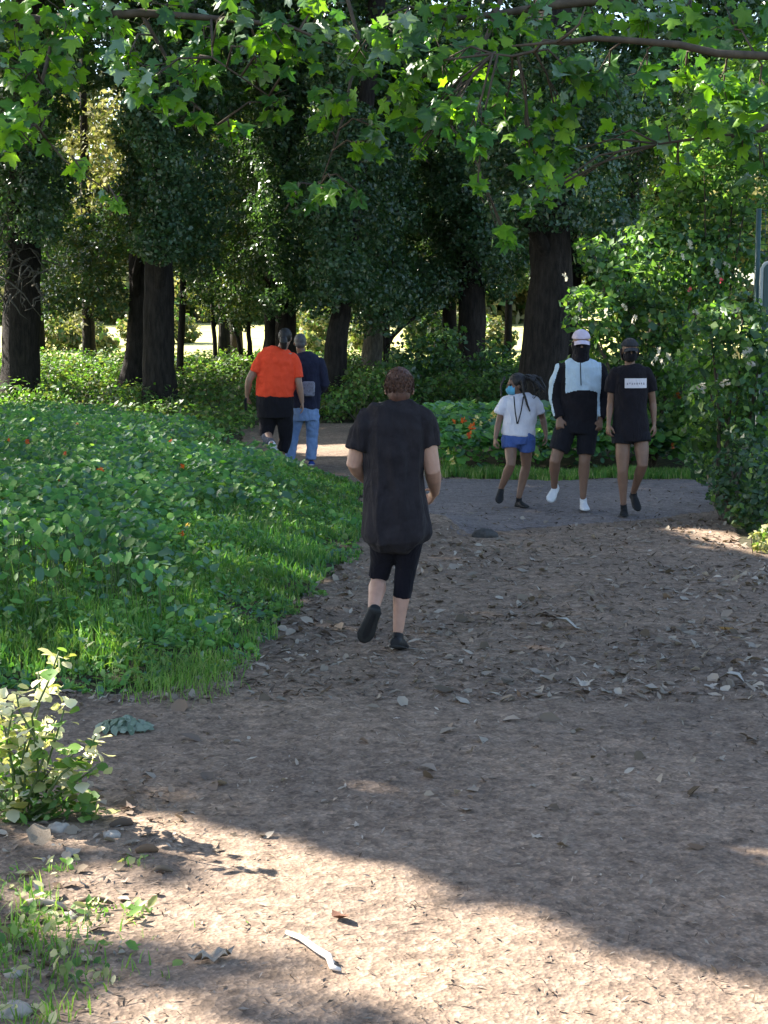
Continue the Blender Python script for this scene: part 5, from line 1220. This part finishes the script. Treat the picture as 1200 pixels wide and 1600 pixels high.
single_leaf(530, 1440, .085, 'dark reddish brown leaf lying alone in the sunlit patch of path', flatm('dark brown leaf', (.10, .05, .035), (.16, .08, .05)), 4, .6, .7)
single_leaf(1142, 988, .15, 'orange brown leaf on the right side of the path', flatm('rusty leaf', (.22, .11, .03), (.30, .17, .05)), 1, 1)
single_leaf(888, 982, .16, 'pale flat leaf in the middle of the path right of the jogger', flatm('bleached leaf', (.36, .33, .28), (.48, .44, .38)), 0, 1.4)
single_leaf(1140, 1068, .14, 'pale torn leaf on the path near the right edge, nearest of the pale ones', flatm('bleached leaf', (.36, .33, .28), (.48, .44, .38)), 2, 1.2)
single_leaf(60, 1118 + 200, .12, 'brown leaf on the dirt below the yellow plant', flatm('brown leaf', (.2, .15, .1), (.3, .24, .18)), 6, .5)
single_leaf(206, 1268, .09, 'pinkish dry leaf standing at the foot of the yellow plant', flatm('pink leaf', (.36, .26, .2), (.46, .34, .27)), 3, 2)
# crumpled leaf, stick, stone, dirt lumps
V = MP_V * [1.2, .9, 1]; V = V.copy(); V[:, 2] = .28 * np.abs(np.sin(V[:, 0] * 7)) + .1 * np.cos(V[:, 1] * 9); V[:, 2] -= V[:, 2].min()
g = gr(332, 1508); o = link('crumpled_leaf', np_mesh('crumpled_leaf', V, MP_F, [flatm('tan leaf', (.3, .24, .18), (.42, .35, .27))]), None, (g.x, g.y, GZs(g.x, g.y) + .002)); o.scale = (.13, .11, .12); o.rotation_euler = (0, 0, .4)
tag(o, 'crumpled tan leaf on the path left of the pale stick', 'leaf')
def gp(a, b, z=.012): g = gr(a, b); return Vector((g.x, g.y, GZs(g.x, g.y) + z))
mb = MB(); pts = [gp(448, 1466), gp(470, 1478, .018), gp(495, 1497, .02), gp(514, 1506, .016), gp(519, 1520, .012), gp(533, 1523, .01)]
mb.tube(pts, [.006, .009, .010, .011, .009, .005], 9, True, None, .25, 4); mb.tube([gp(512, 1506, .014), gp(522, 1512, .01)], [.008, .004], 7)
o = mb.build('stick', rough_mat('bleached wood', [(.55, .5, .44), (.7, .66, .6)], scale=30, rough=.8, bump=.4, dist=.003), None, off=pts[2]); o.location = pts[2]; tag(o, 'pale bleached stick with a knobbly bent end on the sunlit path', 'stick')
mb = MB(); c = gp(757, 840, .01); mb.ball(c, (.115, .07, .055), seg=18, rings=12)
stone_m = rough_mat('dark stone', [(.04, .037, .035), (.085, .08, .075)], scale=12, rough=.9, bump=.5)
me = remeshed(mb, 'stone', stone_m, .012, 1, off=c, wrinkle=(.016, 14, 14, 3)); tag(link('stone', me, None, c), 'dark flat stone on the rim of the grey path right of the jogger', 'stone')
stm2 = rough_mat('pale stone', [(.24, .21, .18), (.40, .36, .31)], scale=22, rough=.9, bump=.5)
for (a, b, s, lab) in ((92, 1302, .045, 'pale stone at the foot of the yellow plant, left of the pinkish leaf'), (22, 1528, .03, 'pale pebble among the weeds at the left edge'), (24, 1585, .05, 'flat pale stone in the bottom left corner'), (175, 1308, .035, 'small pale stone beside the dark soil under the yellow plant'), (118, 1436, .04, 'flattish pale stone between the weeds, lower left')):
    mb = MB(); c = gp(a, b, .004); mb.ball(c, (s, s * .75, s * .5), seg=12, rings=8); me = remeshed(mb, 'stone', stm2, .006, 1, off=c, wrinkle=(s * .2, 25, 25, a)); tag(link('stone', me, None, c), lab, 'stone', 'stones at the path edge')
# strips of bark and small debris, lower left
for i, (a, b, l, w) in enumerate(((70, 1420, .16, .03), (150, 1415, .12, .02), (230, 1335, .08, .03), (190, 1292, .09, .03), (255, 1365, .07, .02), (30, 1440, .10, .03))):
    c = gp(a, b, .006); th = R.uniform(-.4, .4)
    mb = MB(); q = [c + Vector((math.cos(th) * t, math.sin(th) * t, .012 * math.sin((t / l + .5) * 3.1))) for t in (-l / 2, -l / 4, 0, l / 4, l / 2)]
    mb.tube(q, [(w * .3, .004), (w * .5, .006), (w * .55, .007), (w * .5, .006), (w * .2, .004)], 8, ref=(0, 0, 1)); me = mb.mesh('bark_strip', CH if i % 2 else DR, True, c)
    tag(link('bark_strip', me, None, c), ['long bark strip lying above the green weed tuft at the left edge', 'bark strip just left of the yellow seedlings', 'short bark strip below the silver grey plant and yellow plant', 'bark strip beside the foot of the yellow plant', 'bark strip furthest right, at the edge of the sunlit dirt', 'bark strip at the left edge of the picture'][i], 'bark', 'bark strips in the lower left')

# grass tufts and weeds near the camera
def tuft(px, py, n, h, r, mats, label, name='grass_tuft', wid=.005, lean=.9, broad=0):
    g = gr(px, py); X = g.x + r * rng.normal(size=n) * .5; Y = g.y + r * rng.normal(size=n) * .5; c = (g.x, g.y, GZs(g.x, g.y))
    o = grass_blades(X, Y, h, wid, mats, name, None, kind='stuff', lean=lean, zf=GZ, off=c); o.location = c; tag(o, label, 'grass')
    if broad:
        P = np.stack([g.x + r * .5 * rng.normal(size=broad), g.y + r * .5 * rng.normal(size=broad), c[2] + h * rng.random(broad)], -1)
        leaves('leaves', P, np.stack([.6 * rng.normal(size=broad), .6 * rng.normal(size=broad) - .4, np.ones(broad)], -1), .030 * (.6 + rng.random(broad)), OV, [M['yellow_leaf'], M['shrub_leaf']], o, off=c, probs=[.5, .5])
GF, GG = M['grass_fresh'], M['grass']
for (a, b, n, h, r, lab, br) in (
 (268, 1078, 420, .10, .30, 'bright green grass tuft at the near tip of the grass bank', 0), (300, 1058, 320, .10, .22, 'bright grass tuft right of the near tip of the bank', 0), (330, 1040, 200, .08, .18, 'thin grass fringe spreading onto the path', 0),
 (60, 1500, 330, .10, .22, 'dense green weed tuft near the left edge, middle of the lower left', 30), (110, 1540, 170, .07, .20, 'thin green weeds right of the dense tuft', 16), (10, 1470, 220, .10, .18, 'green grass at the left edge, lower left', 20),
 (20, 1600, 260, .10, .2, 'grass tuft in the bottom left corner', 10), (60, 1455, 90, .10, .12, 'yellowish weeds above the dense green tuft', 40), (212, 1435, 34, .05, .07, 'small yellow green seedling standing on the sunlit dirt', 22), (148, 1430, 40, .05, .08, 'small yellow seedling left of another on the dirt', 20),
 (50, 1420, 60, .13, .08, 'tall pale weed at the left edge above the green tufts', 16), (215, 1350, 22, .05, .05, 'sprig of pale weed in the debris below the yellow plant', 8), (95, 1360, 60, .05, .07, 'little dark green weed on dark soil', 14), (170, 1500, 70, .05, .22, 'scattered thin weeds on the dirt, lower left', 12), (12, 1385, 90, .06, .12, 'low grass at the left edge under the yellow plant', 12)):
    tuft(a, b, int(n * (1 if b < 1100 else .5)), h * (1 if b < 1100 else .75), r, [GF if b < 1400 or a > 130 else GF], lab, broad=br)
# low silvery rosette on the dirt
g = gr(195, 1140); c = Vector((g.x, g.y, GZs(g.x, g.y))); n = 130
a = rng.random(n) * 6.283; rr = .13 * rng.random(n) ** .6; P = np.stack([c.x + rr * np.cos(a), c.y + .8 * rr * np.sin(a), c.z + .02 + .05 * (1 - rr / .13) * rng.random(n)], -1)
silver = leaf_mat('silvery grey leaves', [(.10, .15, .10), (.17, .22, .16), (.26, .30, .24)], .15, .6, .3)
o = leaves('silver_plant', P, np.stack([np.cos(a) * .5, np.sin(a) * .5 - .2, np.ones(n)], -1), .05 * (.6 + .7 * rng.random(n)), OV, [silver], None, off=c, kind='thing'); o.location = c
tag(o, 'low grey green plant on the dirt between the yellow plant and the grass', 'plant')

CREAM = leaf_mat('cream leaves', [(.5, .48, .30), (.62, .60, .42), (.7, .68, .5)], .35, .55, .3, (1.1, 1.1, .7))
# ------------------------------------------------------------------ variegated yellow plant, lower left
base = gp(35, 1285, 0)
e = empty('yellow_plant', base, 'pale yellow leafed plant catching the sun at the left edge', 'plant')
Yp = base.y
stems = [((35, 1285), (60, 1200), (50, 1120), (78, 1060), (92, 1018)), ((30, 1285), (20, 1200), (5, 1130), (-5, 1090)), ((45, 1285), (95, 1210), (135, 1180), (150, 1150)), ((40, 1285), (70, 1180), (30, 1110), (25, 1080)),
         ((50, 1285), (110, 1250), (140, 1240)), ((20, 1285), (-10, 1210), (-30, 1160)), ((40, 1285), (85, 1160), (100, 1110)), ((45, 1285), (60, 1220), (105, 1190), (120, 1170)), ((30, 1285), (30, 1210), (40, 1160)), ((15, 1285), (0, 1240), (-20, 1220)), ((40, 1285), (40, 1180), (62, 1100), (60, 1050)), ((48, 1285), (105, 1230), (128, 1215), (160, 1190)), ((35, 1285), (10, 1160), (20, 1110)), ((42, 1285), (75, 1230), (85, 1190)), ((50, 1290), (130, 1265), (165, 1262))]
R = random.Random(21); allp = []
for s in stems:
    dy = R.uniform(-.12, .12); pts = [at(a, b, Yp + dy * i / 2 + R.uniform(-.03, .03) * (i > 0)) for i, (a, b) in enumerate(s)]
    pts[0] = base + Vector((R.uniform(-.04, .04), R.uniform(-.03, .03), -.01))
    mb = MB(); mb.tube(pts, [.006 - .004 * i / len(pts) for i in range(len(pts))], 6); mb.build('stem', M['stem'], e, off=base)
    for i in range(1, len(pts)):
        for t in (0, .35, .7): allp.append((pts[i - 1].lerp(pts[i], t), (pts[i] - pts[i - 1]).normalized()))
    allp.append((pts[-1], Vector((0, 0, 1))))
def vleaf(mat, w):
    V = np.array([(0, 0, 0), (w * .30, .22, .05), (w * .42, .5, .07), (w * .28, .8, .03), (0, 1.0, -.08), (-w * .28, .8, .03), (-w * .42, .5, .07), (-w * .30, .22, .05), (0, .5, -.01)])
    F = np.array([(8, i, (i + 1) % 8) for i in range(8)]); return np_mesh('leaf', V, F, [mat], True)
vg = leaf_mat('green leaves of the yellow plant', [(.06, .14, .03), (.10, .20, .045), (.16, .26, .07)], .4, .5, .35)
vm = [vleaf(CREAM, 1.0), vleaf(M['yellow_leaf'], 1.25), vleaf(vg, 1.1), vleaf(vg, 1.3)]
for j in range(295):
    p, d = R.choice(allp) if j >= len(allp) else allp[j]
    hgt = (p.z - base.z) / .65
    m = vm[R.choices([0, 1, 2, 3], [.35 + .5 * hgt, .25, .5 - .4 * min(1, hgt), .4 - .35 * min(1, hgt)])[0]]
    o = link('leaf', m, e, p - base + Vector((R.uniform(-.03, .03), R.uniform(-.03, .03), R.uniform(-.02, .02))) * (1.4 - .6 * hgt))
    s = R.uniform(.038, .075); o.scale = (s, s, s); o.rotation_euler = (R.uniform(-.5, .7), R.uniform(-.5, .5), R.uniform(0, 6.3))
P, NR = clump_points([tuple(at(60, 1240, Yp + .05)) + (.20, .18, .13), tuple(at(5, 1230, Yp + .1)) + (.18, .16, .15), tuple(at(110, 1262, Yp)) + (.12, .1, .06), tuple(at(20, 1160, Yp + .1)) + (.14, .14, .12)], 1500 / DENS, .3)
P2, NR2 = clump_points([tuple(at(45, 1150, Yp + .05)) + (.14, .12, .10), tuple(at(75, 1090, Yp)) + (.07, .06, .09), tuple(at(5, 1120, Yp + .1)) + (.10, .1, .10), tuple(at(85, 1030, Yp)) + (.035, .03, .05), tuple(at(125, 1190, Yp)) + (.07, .06, .05), tuple(at(148, 1160, Yp)) + (.03, .03, .04), tuple(at(20, 1200, Yp)) + (.16, .12, .08)], 1100 / DENS, .2)
leaves('pale_leaf_mass', P2, NR2, .045 * (.6 + .8 * rng.random(len(P2))), OV, [M['yellow_leaf'], CREAM], e, off=base, probs=[.5, .5])
leaves('leaf_mass', P, NR, .036 * (.6 + .8 * rng.random(len(P))), OV, [vg, M['yellow_leaf']], e, off=base, probs=[.75, .25])
